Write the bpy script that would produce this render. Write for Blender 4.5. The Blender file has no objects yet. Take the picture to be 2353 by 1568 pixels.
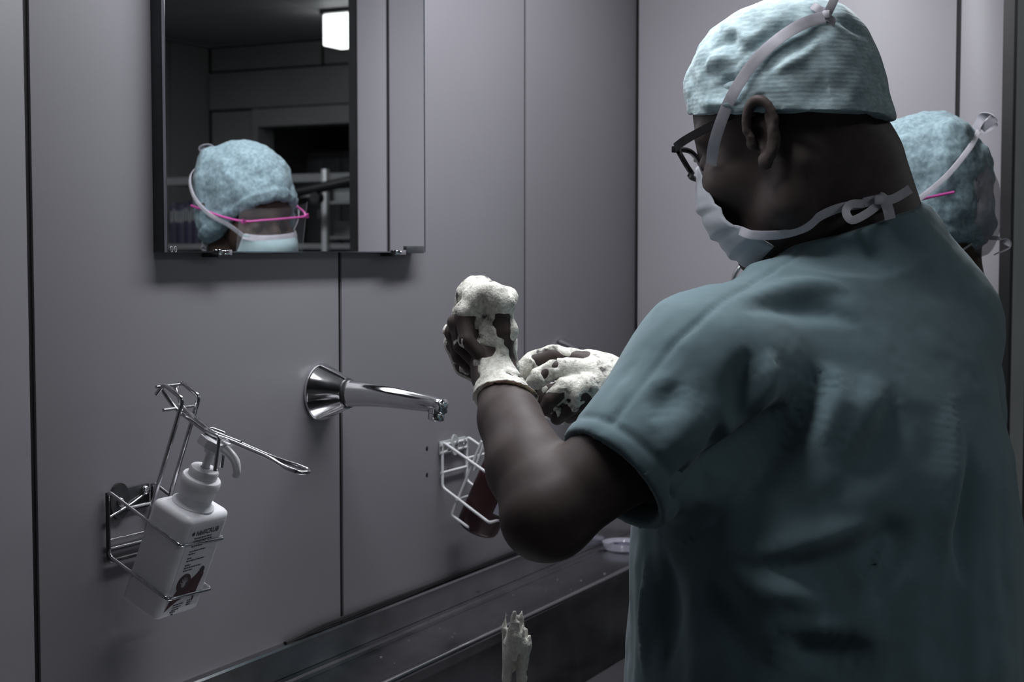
import bpy, bmesh, math, random
import numpy as np
from mathutils import Vector, Matrix
from mathutils.bvhtree import BVHTree

# ------------------------------------------------------------------ camera, world, lights, exposure
# World axes: sink wall is the plane Y=0 (room at Y<0), X runs along the wall away from the viewer, Z up.
FPX, IW, IH = 3500.0, 2353.0, 1568.0
CAM = np.array([0.0, -1.2, 1.46])
YAW = math.atan((2975 - IW / 2) / FPX)
PITCH = math.atan((IH / 2 - 580) / FPX)
FWD = np.array([math.cos(YAW) * math.cos(PITCH), math.sin(YAW) * math.cos(PITCH), -math.sin(PITCH)])
RGT = np.array([math.sin(YAW), -math.cos(YAW), 0.0])
UPV = np.cross(RGT, FWD)
scene = bpy.context.scene
COL = scene.collection
cd = bpy.data.cameras.new('camera')
cam = bpy.data.objects.new('camera', cd)
COL.objects.link(cam)
cd.sensor_fit = 'HORIZONTAL'
cd.sensor_width = 36.0
cd.lens = 36.0 * FPX / IW
cd.clip_start = 0.05
cam.matrix_world = Matrix(((RGT[0], UPV[0], -FWD[0], CAM[0]), (RGT[1], UPV[1], -FWD[1], CAM[1]),
                           (RGT[2], UPV[2], -FWD[2], CAM[2]), (0, 0, 0, 1)))
cd.dof.use_dof = True
cd.dof.focus_distance = 1.8
cd.dof.aperture_fstop = 9.0
scene.camera = cam
wd = bpy.data.worlds.new('world')
scene.world = wd
wd.use_nodes = True
wd.node_tree.nodes['Background'].inputs[0].default_value = (0.55, 0.6, 0.7, 1)
wd.node_tree.nodes['Background'].inputs[1].default_value = 0.02
scene.view_settings.view_transform = 'Standard'
scene.view_settings.look = 'None'
scene.view_settings.gamma = 1.0
scene.view_settings.use_curve_mapping = False
scene.view_settings.exposure = 0.0

LAMP_POS = (1.86, -0.43, 2.30)          # fluorescent fitting on the bay ceiling above the sink
def area_light(name, loc, sx, sy, power, color, rot=(0, 0, 0)):
    d = bpy.data.lights.new(name, 'AREA')
    d.shape = 'RECTANGLE'; d.size = sx; d.size_y = sy; d.energy = power; d.color = color
    o = bpy.data.objects.new(name, d); COL.objects.link(o)
    o.location = loc; o.rotation_euler = rot
    return o
area_light('bay_lamp_light', (LAMP_POS[0], LAMP_POS[1], LAMP_POS[2] - 0.075), 1.25, 0.16, 18.5, (0.95, 0.955, 1.0))
area_light('corridor_lamp_light', (1.0, -2.4, 2.44), 1.1, 0.25, 5.6, (0.86, 0.93, 1.0))

area_light('far_fill_light', (4.3, -2.75, 2.44), 0.25, 1.1, 15.0, (0.92, 0.96, 1.0))  # added to brighten the far room behind the mirror view

# ------------------------------------------------------------------ helpers
def px(u, v, d):            # point at depth d along the sight line through a photo position
    return CAM + (FWD + RGT * (u - IW / 2) / FPX + UPV * (IH / 2 - v) / FPX) * d
def sight(u, v):
    return FWD + RGT * (u - IW / 2) / FPX + UPV * (IH / 2 - v) / FPX
def on_plane(u, v, axis, val):
    r = sight(u, v); t = (val - CAM[axis]) / r[axis]
    return CAM + r * t
MIRROR_Y = -0.022
def mirrored(u, v, axis, val):  # place of a thing that the wall mirror shows at this photo position
    r = sight(u, v); t = (MIRROR_Y - CAM[1]) / r[1]
    h = CAM + r * t; r = r * np.array([1, -1, 1])
    return h + r * ((val - h[axis]) / r[axis])

def nd(nt, typ, **kw):
    n = nt.nodes.new(typ)
    for k, v in kw.items():
        setattr(n, k, v)
    return n
MATS = {}
def mat(name, color, rough=0.5, metal=0.0, spec=0.5, noise=None, bump=None, trans=0.0, alpha=1.0, emit=None, coat=0.0, sheen=0.0, sss=0.0, rnoise=0.0):
    """noise=(scale, amount[, colour2]); bump=(scale, strength, distance)"""
    if name in MATS:
        return MATS[name]
    m = bpy.data.materials.new(name); m.use_nodes = True
    nt = m.node_tree; b = nt.nodes['Principled BSDF']
    b.inputs['Base Color'].default_value = (*color, 1)
    b.inputs['Roughness'].default_value = rough
    b.inputs['Metallic'].default_value = metal
    b.inputs['Specular IOR Level'].default_value = spec
    b.inputs['Transmission Weight'].default_value = trans
    b.inputs['Alpha'].default_value = alpha
    b.inputs['Coat Weight'].default_value = coat
    b.inputs['Sheen Weight'].default_value = sheen
    if sss:
        b.inputs['Subsurface Weight'].default_value = sss
        b.inputs['Subsurface Radius'].default_value = (0.01, 0.006, 0.004)
        b.inputs['Subsurface Scale'].default_value = 1.0
    if emit:
        b.inputs['Emission Color'].default_value = (*emit[0], 1)
        b.inputs['Emission Strength'].default_value = emit[1]
    tc = nd(nt, 'ShaderNodeTexCoord')
    if noise:
        n = nd(nt, 'ShaderNodeTexNoise'); n.inputs['Scale'].default_value = noise[0]; n.inputs['Detail'].default_value = 6
        nt.links.new(tc.outputs['Object'], n.inputs['Vector'])
        mx = nd(nt, 'ShaderNodeMix', data_type='RGBA')
        c2 = noise[2] if len(noise) > 2 else tuple(c * (1 - noise[1]) for c in color)
        mx.inputs[6].default_value = (*c2, 1); mx.inputs[7].default_value = (*color, 1)
        mr = nd(nt, 'ShaderNodeMapRange'); mr.inputs[1].default_value = 0.35; mr.inputs[2].default_value = 0.65
        nt.links.new(n.outputs['Fac'], mr.inputs[0]); nt.links.new(mr.outputs[0], mx.inputs[0])
        nt.links.new(mx.outputs[2], b.inputs['Base Color'])
        if rnoise:
            mr2 = nd(nt, 'ShaderNodeMapRange'); mr2.inputs[3].default_value = rough - rnoise; mr2.inputs[4].default_value = rough + rnoise
            mr2.inputs[1].default_value = 0.3; mr2.inputs[2].default_value = 0.7
            nt.links.new(n.outputs['Fac'], mr2.inputs[0]); nt.links.new(mr2.outputs[0], b.inputs['Roughness'])
    if bump:
        n2 = nd(nt, 'ShaderNodeTexNoise'); n2.inputs['Scale'].default_value = bump[0]; n2.inputs['Detail'].default_value = 4
        nt.links.new(tc.outputs['Object'], n2.inputs['Vector'])
        bp = nd(nt, 'ShaderNodeBump'); bp.inputs['Strength'].default_value = bump[1]; bp.inputs['Distance'].default_value = bump[2]
        nt.links.new(n2.outputs['Fac'], bp.inputs['Height']); nt.links.new(bp.outputs[0], b.inputs['Normal'])
    MATS[name] = m
    return m

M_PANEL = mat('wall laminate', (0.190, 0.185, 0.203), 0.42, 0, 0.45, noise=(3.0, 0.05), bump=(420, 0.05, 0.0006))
M_PANEL_D = mat('wall laminate darker tone', (0.160, 0.155, 0.170), 0.42, 0, 0.45, noise=(3.0, 0.05), bump=(420, 0.05, 0.0006))  # slightly darker tone for the panel next to the corner
M_PANEL_LIT = mat('wall laminate lit copy', (0.315, 0.305, 0.332), 0.42, 0, 0.45, noise=(3.0, 0.05), bump=(420, 0.05, 0.0006))  # lighter copy of the wall laminate; end wall's extra brightness put into the colour
M_JOINT = mat('black joint rubber', (0.012, 0.012, 0.013), 0.6, 0, 0.3, noise=(30, 0.4))
M_FRAME = mat('dark door frame', (0.022, 0.022, 0.024), 0.4, 0, 0.4, noise=(12, 0.3))
M_JAMB = mat('jamb steel', (0.46, 0.48, 0.47), 0.45, 0.3, 0.5, noise=(8, 0.1))
M_DARKW = mat('corridor laminate', (0.23, 0.23, 0.235), 0.5, 0, 0.3, noise=(2, 0.12))
M_CEIL = mat('ceiling panel', (0.30, 0.30, 0.31), 0.6, 0, 0.3, noise=(3, 0.08))
M_FLOOR = mat('floor vinyl', (0.10, 0.105, 0.11), 0.35, 0, 0.4, noise=(9, 0.25), bump=(200, 0.1, 0.001))
M_CHROME = mat('chrome', (0.72, 0.72, 0.74), 0.09, 1.0, noise=(60, 0.06), rnoise=0.03)
M_WIRE = mat('polished steel wire', (0.62, 0.62, 0.64), 0.16, 1.0, noise=(150, 0.15), rnoise=0.05)
M_DKMETAL = mat('dark steel plate', (0.10, 0.10, 0.105), 0.35, 0.8, noise=(90, 0.3))
M_STEEL = mat('brushed stainless', (0.46, 0.46, 0.47), 0.17, 1.0, noise=(14, 0.12), rnoise=0.05)
M_WHITEW = mat('white coated wire', (0.62, 0.63, 0.65), 0.35, 0, 0.5, noise=(120, 0.08))
M_PLASTIC = mat('white plastic', (0.80, 0.80, 0.84), 0.38, 0, 0.5, noise=(40, 0.04), bump=(300, 0.04, 0.0004), sss=0.1)
M_PLASTIC2 = mat('white pump plastic', (0.82, 0.82, 0.85), 0.34, 0, 0.5, noise=(60, 0.04))
M_PRINT = mat('label ink', (0.045, 0.045, 0.06), 0.6, 0, 0.2, noise=(600, 0.3))
M_MAROON = mat('label maroon', (0.06, 0.012, 0.02), 0.5, 0, 0.3, noise=(300, 0.3))
M_RED = mat('dark red plastic', (0.032, 0.009, 0.011), 0.45, 0, 0.3, noise=(30, 0.15))
M_MIRROR = mat('mirror glass', (0.90, 0.91, 0.92), 0.0, 1.0)
M_MIRBACK = mat('mirror edge', (0.05, 0.055, 0.06), 0.25, 0, 0.5, noise=(60, 0.2))
M_LAMP = mat('lamp diffuser', (0.8, 0.82, 0.8), 0.5, 0, 0.3, emit=((0.97, 0.99, 1.0), 1.5))

# --- mesh building
def link(name, me, m=None, parent=None, smooth=False):
    o = bpy.data.objects.new(name, me); COL.objects.link(o)
    if m is not None:
        me.materials.append(m)
    if parent is not None:
        o.parent = parent
    if smooth:
        me.polygons.foreach_set('use_smooth', [True] * len(me.polygons))
    return o
def empty(name, loc=(0, 0, 0), rot=(0, 0, 0), parent=None):
    o = bpy.data.objects.new(name, None); COL.objects.link(o)
    o.location = loc; o.rotation_euler = rot; o.empty_display_size = 0.05
    if parent is not None:
        o.parent = parent
    return o
def tag(o, label, cat, group=None):
    o['label'] = label; o['category'] = cat
    if group: o['group'] = group
    return o
def structure(o, label=None):
    o['kind'] = 'structure'
    if label: o['label'] = label
    return o
class MB:
    def __init__(s): s.v = []; s.f = []; s.sm = []
    def add(s, vs, fs, smooth=False):
        b = len(s.v); s.v += [tuple(map(float, p)) for p in vs]
        s.f += [tuple(b + i for i in q) for q in fs]; s.sm += [smooth] * len(fs)
        return s
    def box(s, lo, hi, bev=0.0):
        lo = np.minimum(lo, hi) if True else lo
        (x0, y0, z0), (x1, y1, z1) = lo, np.maximum(np.array(lo), np.array(hi))
        if bev <= 0:
            vs = [(x0,y0,z0),(x1,y0,z0),(x1,y1,z0),(x0,y1,z0),(x0,y0,z1),(x1,y0,z1),(x1,y1,z1),(x0,y1,z1)]
            return s.add(vs, [(0,3,2,1),(4,5,6,7),(0,1,5,4),(1,2,6,5),(2,3,7,6),(3,0,4,7)])
        bm = bmesh.new()
        bmesh.ops.create_cube(bm, size=1.0)
        for v in bm.verts:
            v.co = Vector(((x0+x1)/2 + v.co.x*(x1-x0), (y0+y1)/2 + v.co.y*(y1-y0), (z0+z1)/2 + v.co.z*(z1-z0)))
        bmesh.ops.bevel(bm, geom=bm.edges[:], offset=bev, segments=2 if bev < 0.004 else 4, profile=0.5, affect='EDGES')
        bm.verts.index_update()
        vs = [v.co[:] for v in bm.verts]; fs = [[v.index for v in f.verts] for f in bm.faces]; bm.free()
        return s.add(vs, fs, True)
    def tube(s, pts, r, n=10, closed=False, fillet=0.0, taper=None):
        pts = [np.array(p, float) for p in pts]
        if fillet > 0:
            out = []
            N = len(pts)
            for i, p in enumerate(pts):
                if not closed and (i == 0 or i == N - 1): out.append(p); continue
                a, b = pts[i - 1], pts[(i + 1) % N]
                la, lb = np.linalg.norm(a - p), np.linalg.norm(b - p)
                fl = min(fillet, la * .45, lb * .45)
                q0 = p + (a - p) / la * fl; q1 = p + (b - p) / lb * fl
                for t in (0, .25, .5, .75, 1):
                    out.append((1-t)**2*q0 + 2*t*(1-t)*p + t*t*q1)
            pts = out
        N = len(pts)
        rs = r if hasattr(r, '__len__') else [r] * N
        if hasattr(r, '__len__') and len(r) != N:
            rs = np.interp(np.linspace(0, 1, N), np.linspace(0, 1, len(r)), r)
        tang = []
        for i in range(N):
            a = pts[i - 1] if (i > 0 or closed) else pts[i]; b = pts[(i + 1) % N] if (i < N - 1 or closed) else pts[i]
            t = b - a; tang.append(t / (np.linalg.norm(t) + 1e-12))
        ref = np.array([0, 0, 1.]) if abs(tang[0][2]) < .9 else np.array([1., 0, 0])
        nrm = np.cross(tang[0], ref); nrm /= np.linalg.norm(nrm)
        vs = []; fs = []
        for i in range(N):
            nrm = nrm - tang[i] * (nrm @ tang[i]); nrm /= np.linalg.norm(nrm) + 1e-12
            bn = np.cross(tang[i], nrm)
            for k in range(n):
                a = 2 * math.pi * k / n
                vs.append(pts[i] + rs[i] * (math.cos(a) * nrm + math.sin(a) * bn))
        L = N if closed else N - 1
        for i in range(L):
            for k in range(n):
                j = (i + 1) % N
                fs.append((i*n+k, i*n+(k+1) % n, j*n+(k+1) % n, j*n+k))
        if not closed:
            vs.append(pts[0]); vs.append(pts[-1]); c0 = N * n; c1 = c0 + 1
            for k in range(n):
                fs.append((c0, (k+1) % n, k)); fs.append((c1, (N-1)*n+k, (N-1)*n+(k+1) % n))
        return s.add(vs, fs, True)
    def lathe(s, prof, o=(0,0,0), ax=(0,0,1), n=40):
        """prof = [(radius, height)...] turned round the axis"""
        o = np.array(o, float); ax = np.array(ax, float); ax /= np.linalg.norm(ax)
        ref = np.array([0, 0, 1.]) if abs(ax[2]) < .9 else np.array([1., 0, 0])
        a = np.cross(ax, ref); a /= np.linalg.norm(a); b = np.cross(ax, a)
        vs = []; fs = []
        for (r, h) in prof:
            for k in range(n):
                t = 2*math.pi*k/n
                vs.append(o + ax*h + r*(math.cos(t)*a + math.sin(t)*b))
        for i in range(len(prof)-1):
            for k in range(n):
                fs.append((i*n+k, i*n+(k+1) % n, (i+1)*n+(k+1) % n, (i+1)*n+k))
        return s.add(vs, fs, True)
    def prism(s, poly, o, ex, ey, depth):
        """flat polygon (list of 2-D) on axes ex, ey at o, extruded by the vector depth"""
        o, ex, ey, depth = (np.array(q, float) for q in (o, ex, ey, depth))
        a = [o + ex*p[0] + ey*p[1] for p in poly]; n = len(a)
        return s.add(a + [p + depth for p in a], [tuple(range(n))[::-1], tuple(range(n, 2*n))] + [(i, (i+1) % n, n+(i+1) % n, n+i) for i in range(n)])
    def ribbon(s, pts, w, nrm, th=0.0008):
        """flat strip of width w; nrm = outward normal for each point"""
        pts = np.array(pts, float); nrm = np.array(nrm, float)
        if nrm.ndim == 1: nrm = np.repeat(nrm[None], len(pts), 0)
        N = len(pts); tg = np.gradient(pts, axis=0); tg /= np.linalg.norm(tg, axis=1)[:, None] + 1e-12
        nrm = nrm / (np.linalg.norm(nrm, axis=1)[:, None] + 1e-12)
        sd = np.cross(tg, nrm); sd /= np.linalg.norm(sd, axis=1)[:, None] + 1e-12
        ws = w if hasattr(w, '__len__') else [w] * N
        vs = []; fs = []
        for i in range(N):
            for (k, j) in ((-1, 0), (-0.5, .6), (0, .2), (.5, .6), (1, 0), (1, -1), (0, -1), (-1, -1)):
                vs.append(pts[i] + sd[i]*ws[i]*.5*k + nrm[i]*th*j)
        for i in range(N-1):
            for k in range(8):
                fs.append((i*8+k, i*8+(k+1) % 8, i*8+8+(k+1) % 8, i*8+8+k))
        fs.append(tuple(range(8))[::-1]); fs.append(tuple((N-1)*8+k for k in range(8)))
        return s.add(vs, fs, True)
    def build(s, name, m=None, parent=None):
        me = bpy.data.meshes.new(name); me.from_pydata(s.v, [], s.f); me.update()
        me.polygons.foreach_set('use_smooth', s.sm)
        bm = bmesh.new(); bm.from_mesh(me); bmesh.ops.recalc_face_normals(bm, faces=bm.faces[:])
        for e in bm.edges:
            if len(e.link_faces) == 2 and e.calc_face_angle(0) > 0.7: e.smooth = False
        bm.to_mesh(me); bm.free()
        return link(name, me, m, parent)
def sub(*a): return tuple(a)
def smooth_path(pts, n=40):
    """Catmull-Rom resampling"""
    P = np.array(pts, float); P = np.vstack([2*P[0]-P[1], P, 2*P[-1]-P[-2]])
    out = []
    seg = len(P) - 3
    for t in np.linspace(0, seg - 1e-6, n):
        i = int(t); f = t - i
        a, b, c, d = P[i], P[i+1], P[i+2], P[i+3]
        out.append(.5*((2*b) + (-a+c)*f + (2*a-5*b+4*c-d)*f*f + (-a+3*b-3*c+d)*f**3))
    return np.array(out)
# ------------------------------------------------------------------ the setting
X_END, Z_TOP = 2.89, 2.50
SEAMS = (1.212, 1.804, 2.386)
XF, YF = 6.23, -3.77                     # far corner of the corridor that the mirror shows
wl = structure(MB().box((-1.6, 0.003, 0), (X_END + 0.19, 0.10, Z_TOP)).build('wall_left', M_JOINT), 'panelled sink wall with black joints')
edges = [-1.15, -0.56, 0.03, 0.62] + list(SEAMS) + [X_END]
for a, b in zip(edges[:-1], edges[1:]):
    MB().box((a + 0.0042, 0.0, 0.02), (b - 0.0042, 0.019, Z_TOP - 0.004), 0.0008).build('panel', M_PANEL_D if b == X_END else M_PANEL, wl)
we = structure(MB().box((X_END + 0.003, -0.722, 0), (X_END + 0.185, 0.019, Z_TOP)).build('wall_end', M_JOINT), 'panelled end wall of the scrub bay')
Y_SEAM = -0.638
MB().box((X_END, Y_SEAM + 0.004, 0.02), (X_END + 0.019, -0.0035, Z_TOP - 0.004), 0.0012).build('panel', M_PANEL_LIT, we)
MB().box((X_END, -0.7175, 0.02), (X_END + 0.019, Y_SEAM - 0.004, Z_TOP - 0.004), 0.0012).build('panel', M_PANEL_LIT, we)
fr = structure(MB().box((X_END - 0.004, -0.737, 0), (X_END + 0.03, -0.7185, Z_TOP)).build('trim_1', M_FRAME), 'black edge profile at the end of the bay wall')
MB().box((X_END + 0.03, -0.737, 0), (X_END + 0.19, -0.722, Z_TOP)).build('jamb', M_JAMB, fr)
structure(MB().box((-1.6, YF, -0.05), (XF + 1.2, 0.1, 0.0)).build('floor', M_FLOOR), 'dark vinyl floor')
ce = structure(MB().box((-1.6, YF, Z_TOP + 0.02), (XF + 0.1, 0.1, Z_TOP + 0.08)).build('ceiling', M_JOINT), 'panelled ceiling')
xs = [-1.6, -0.4, 0.8, 2.0, 3.2, 4.35, 5.42, XF]
ys = [0.1, -0.737, -1.75, -2.62, YF]
for xa, xb in zip(xs[:-1], xs[1:]):
    for ya, yb in zip(ys[:-1], ys[1:]):
        MB().box((xa + .004, yb + .004, Z_TOP), (xb - .004, ya - .004, Z_TOP + .019)).build('panel', M_CEIL, ce)
structure(MB().box((-1.7, YF, 0), (-1.6, 0.1, Z_TOP)).build('wall_back', M_DARKW), 'dark wall behind the viewpoint')
wr = structure(MB().box((-1.6, YF - 0.1, 0), (XF + 1.2, YF - 0.02, Z_TOP)).build('wall_right', M_JOINT), 'dark panelled corridor wall')
q = mirrored(392, 300, 1, YF)
sx = [-1.6, -.4, .8, 2.0, 3.2, 4.4, float(q[0]), XF]
for a, b in zip(sx[:-1], sx[1:]):
    MB().box((a + .006, YF - .02, .02), (b - .006, YF, Z_TOP - .01)).build('panel', M_DARKW, wr)
# far wall: upper panels, header band, doorway
wf = structure(MB().box((XF + 0.02, YF, 2.12), (XF + 0.12, 0.1, Z_TOP)).build('wall_far', M_JOINT), 'far corridor wall with doorway')
def far(u, v): return mirrored(u, v, 0, XF)
z1 = far(600, 160)[2]; z2 = far(600, 250)[2]; z3 = far(700, 287)[2]
ysm = far(740, 130)[1]; yj0 = far(583, 320)[1]; yj1 = far(596, 320)[1]
MB().box((XF, YF + .01, z1 + .006), (XF + .019, ysm - .012, Z_TOP - .012)).build('panel', M_DARKW, wf)
MB().box((XF, ysm + .012, z1 + .006), (XF + .019, 0.1, Z_TOP - .012)).build('panel', M_DARKW, wf)
MB().box((XF - 0.02, YF + .01, z2 + .004), (XF + .03, 0.1, z1 - .006), .002).build('header_band', mat('header grey', (0.26, 0.265, 0.28), .45, 0, .3, noise=(3, .1)), wf)
MB().box((XF + .02, YF, 0), (XF + .12, yj0, z2)).build('wall_base', M_JOINT, wf)
MB().box((XF, YF + .01, .02), (XF + .019, yj0 - .004, z2 - .006)).build('panel', M_DARKW, wf)
M_DFR = mat('door frame grey', (0.30, 0.305, 0.315), .4, .2, .4, noise=(5, .1))
ft = structure(MB().box((XF - .012, yj0, 0), (XF + .12, yj1, z2)).build('trim_2', M_DFR), 'grey frame of the doorway')
MB().box((XF - .012, yj1, z3), (XF + .12, 0.1, z2 - .002)).build('lintel', M_DFR, ft)
# store room behind the doorway
structure(MB().box((XF + 1.1, YF, 0), (XF + 1.2, 0.1, Z_TOP)).build('wall_store', M_DARKW), 'dark back wall of the store room')
structure(MB().box((XF + .12, YF, z2), (XF + 1.1, 0.1, z2 + .05)).build('ceiling_store', M_DARKW), 'store room ceiling')
structure(MB().box((XF + .12, YF + .02, 0), (XF + 1.1, YF + .05, z2)).build('wall_store_side', M_DARKW), 'store room side wall')
structure(MB().box((XF + .12, 0.02, 0), (XF + 1.1, 0.1, z2)).build('wall_store_end', M_DARKW), 'store room end wall')
structure(MB().box((X_END + .19, 0.02, 0), (XF + .12, 0.1, Z_TOP)).build('wall_corridor', M_DARKW), 'corridor wall beyond the bay')

# ------------------------------------------------------------------ bay lamp (above the frame), corridor lamp and added far fill lamp
LAMP_DROP = Z_TOP - LAMP_POS[2] + 0.07
def ceiling_lamp(name, c, sx, sy, h, label, zt=Z_TOP):
    r = empty(name, (c[0], c[1], zt))
    MB().box((-sx/2, -sy/2, -0.03), (sx/2, sy/2, 0), .004).build('housing', M_WHITEW, r)
    MB().box((-sx/2+.01, -sy/2+.01, -h), (sx/2-.01, sy/2-.01, -0.031), .006).build('diffuser', M_LAMP, r)
    return tag(r, label, 'lamp')
ceiling_lamp('ceiling_lamp', (LAMP_POS[0], LAMP_POS[1]), 1.3, 0.20, LAMP_DROP, 'long fluorescent lamp on the ceiling above the scrub sink')
ceiling_lamp('ceiling_lamp', (1.0, -2.4), 1.2, 0.3, 0.05, 'long dim ceiling lamp in the corridor opposite the sink')
ceiling_lamp('ceiling_lamp', (4.3, -2.75), 0.3, 1.2, 0.05, 'added fill lamp on the ceiling further down the corridor')
# box lamp seen at the top right of the mirror
c0 = mirrored(783, 114, 2, 2.345); ca = mirrored(745, 105, 2, 2.345)
lx1 = float(c0[0]); lx2 = float(ca[0]); ly = float(c0[1])
bl = empty('box_lamp', ((lx1 + lx2)/2, ly + 0.3, Z_TOP))
w2 = abs(lx2 - lx1)/2
MB().box((-w2-.01, -.31, -.02), (w2+.01, .31, 0)).build('mounting_plate', M_DKMETAL, bl)
MB().box((-w2, -.30, 2.345 - Z_TOP), (w2, .30, -.022), .006).build('diffuser', mat('box lamp diffuser', (.8, .82, .8), .5, 0, .3, emit=((.96, 1.0, .98), 2.6)), bl)
tag(bl, 'glowing white box lamp on the ceiling, reflected at top right of the mirror', 'lamp')

# ------------------------------------------------------------------ mirror
mr = empty('wall_mirror', (1.705, 0, 1.46))
mx0, mx1, mz1 = 1.4085 - 1.705, 2.0015 - 1.705, 0.62
MB().box((mx0, MIRROR_Y, 0.0012), (mx1, MIRROR_Y + .0008, mz1)).build('mirror_glass', M_MIRROR, mr)
MB().box((mx0 + .0006, MIRROR_Y + .0009, 0.0002), (mx1 - .0006, -0.0005, mz1)).build('mirror_backing', M_MIRBACK, mr)
M_BEVEL = mat('polished glass edge', (0.55, 0.57, 0.6), .1, 1.0, noise=(30, .1))
MB().box((mx0, MIRROR_Y - .0004, -0.0002), (mx1, MIRROR_Y + .002, 0.0011)).build('glass_edge', M_BEVEL, mr)
MB().box((mx0 - .0012, MIRROR_Y - .0002, 0.0), (mx0 - .0001, MIRROR_Y + .004, mz1)).build('glass_edge', M_BEVEL, mr)
MB().box((mx1 + .0001, MIRROR_Y - .0004, 0.0), (mx1 + .0025, MIRROR_Y + .004, mz1)).build('glass_edge', mat('dark glass edge', (.10, .11, .13), .15, .6, noise=(30, .1)), mr)
for uc, wd_ in ((512, .026), (915, .030)):
    xc = on_plane(uc, 578, 1, MIRROR_Y)[0] - 1.705
    c = MB().box((xc - wd_/2, MIRROR_Y - .005, -.004), (xc + wd_/2, MIRROR_Y - .0005, .0035), .0012).build('clip', M_CHROME, mr)
    MB().lathe([(0, .0062), (.002, .0062), (.002, .0048)], (xc, MIRROR_Y, 0), (0, -1, 0), 12).build('clip_screw', M_CHROME, c)
    MB().box((xc - wd_/2, MIRROR_Y - .003, -.006), (xc + wd_/2, 0.0, -.003)).build('clip_bracket', M_DKMETAL, c)
xc = on_plane(945, 575, 1, MIRROR_Y)[0] - 1.705
MB().box((xc - .018, MIRROR_Y - .0035, -.0015), (xc + .032, MIRROR_Y - .0006, .0095), .0008).build('clip_cover', M_MIRBACK, mr)
ring = MB()
for du in (394, 403):
    p = on_plane(du, 573, 1, MIRROR_Y) - np.array([1.705, 0, 1.46])
    pts = [(p[0] + .0022*math.cos(t), MIRROR_Y - .0003, p[2] + .0034*math.sin(t)) for t in np.linspace(0, 2*math.pi, 14)[:-1]]
    ring.tube(pts, .0004, 6, True)
    ring.tube([(p[0] - .0018, MIRROR_Y - .0003, p[2]), (p[0] + .0018, MIRROR_Y - .0003, p[2])], .0004, 6)
ring.build('etched_mark', mat('etched grey', (.3, .3, .32), .6, noise=(100, .1)), mr)
tag(mr, 'frameless rectangular wall mirror above the tap, reflecting the masked woman', 'mirror')

# ------------------------------------------------------------------ wall taps
def make_tap(x, z, label):
    r = empty('wall_tap', (x, 0, z))
    e = MB().lathe([(0, 0), (.039, .0), (.0405, .002), (.0405, .005), (.039, .007), (.0225, .043), (.0215, .046), (.0, .046)], (0, 0, 0), (0, -1, 0), 56).build('escutcheon', M_CHROME, r)
    MB().lathe([(.0175, .044), (.0195, .047), (.0195, .051), (.0175, .053)], (0, 0, 0), (0, -1, 0), 40).build('collar_ring', M_DKMETAL, r)
    # spout: round at the wall, tapering to a slim flat-topped arm
    P = smooth_path([(0, -.045, 0), (0, -.08, .0), (0, -.12, -.002), (0, -.165, -.0065), (0, -.190, -.0095), (0, -.201, -.0115)], 26)
    m = MB(); n = 28; vs = []; fs = []
    for i, p in enumerate(P):
        t = i/(len(P)-1)
        hw = np.interp(t, [0, .35, .8, .95, 1], [.0185, .0165, .0125, .0125, .006]); hh = np.interp(t, [0, .35, .8, .95, 1], [.0185, .0150, .0098, .0105, .005])
        e_ = np.interp(t, [0, .5, 1], [1.0, .78, .72])
        for k in range(n):
            a = 2*math.pi*k/n; cx, cz = math.cos(a), math.sin(a)
            vs.append((p[0] + hw*np.sign(cx)*abs(cx)**e_, p[1], p[2] + hh*np.sign(cz)*abs(cz)**e_))
    for i in range(len(P)-1):
        for k in range(n): fs.append((i*n+k, i*n+(k+1) % n, (i+1)*n+(k+1) % n, (i+1)*n+k))
    fs.append(tuple(range(n))); fs.append(tuple((len(P)-1)*n+k for k in range(n))[::-1])
    m.add(vs, fs, True); m.build('spout', M_CHROME, r)
    a = MB().lathe([(0, -.004), (.0125, -.004), (.0125, .008), (.0115, .009)], (0, -.188, -.0115), (0, .12, -1), 32).build('outlet', M_CHROME, r)
    MB().lathe([(.0105, .008), (.0115, .0095), (.0115, .017), (.0095, .0185), (.009, .016), (0, .016)], (0, -.188, -.0115), (0, .12, -1), 32).build('aerator', M_CHROME, a)
    return tag(r, label, 'tap', 'chrome wall taps')
make_tap(1.752, 1.266, 'chrome wall tap with conical flange beneath the mirror')
make_tap(2.527, 1.262, 'chrome wall tap mostly hidden behind the lathered right hand')

# ------------------------------------------------------------------ scrub sink trough
sk = empty('scrub_sink', (0.5, 0, 0.0))
xa, xb = 0.0, X_END - 0.5 - 0.004
def strip(name, prof, m=M_STEEL, x0=xa, x1=xb):
    """constant section along X; prof = closed polygon of (y, z)"""
    return MB().prism(prof, (x0, 0, 0), (0, 1, 0), (0, 0, 1), (x1 - x0, 0, 0)).build(name, m, sk)
strip('upstand', [(-.0005, .934), (-.012, .934), (-.0135, .931), (-.0135, .893), (-.0005, .893)])
strip('cove_strip', [(-.0005, .8925), (-.0255, .8925), (-.030, .8905), (-.030, .882), (-.0005, .882)])
strip('back_ledge', [(-.0305, .885), (-.128, .883), (-.128, .862), (-.0305, .862)])
MB().tube([(xa, -.1325, .884), (xb, -.1325, .884)], .0058, 12).build('ledge_bead', M_STEEL, sk)
strip('basin', [(-.110, .862), (-.122, .862), (-.130, .72), (-.29, .69), (-.445, .72), (-.455, .875), (-.468, .875), (-.46, .70), (-.29, .675), (-.115, .70)])
strip('front_rim', [(-.450, .875), (-.484, .875), (-.487, .872), (-.487, .84), (-.480, .84), (-.480, .866), (-.450, .868)])
MB().box((xb - .012, -.475, .68), (xb, -.0005, .862)).build('end_cap', M_STEEL, sk)
MB().box((xa, -.475, .68), (xa + .012, -.0005, .862)).build('end_cap', M_STEEL, sk)
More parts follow.
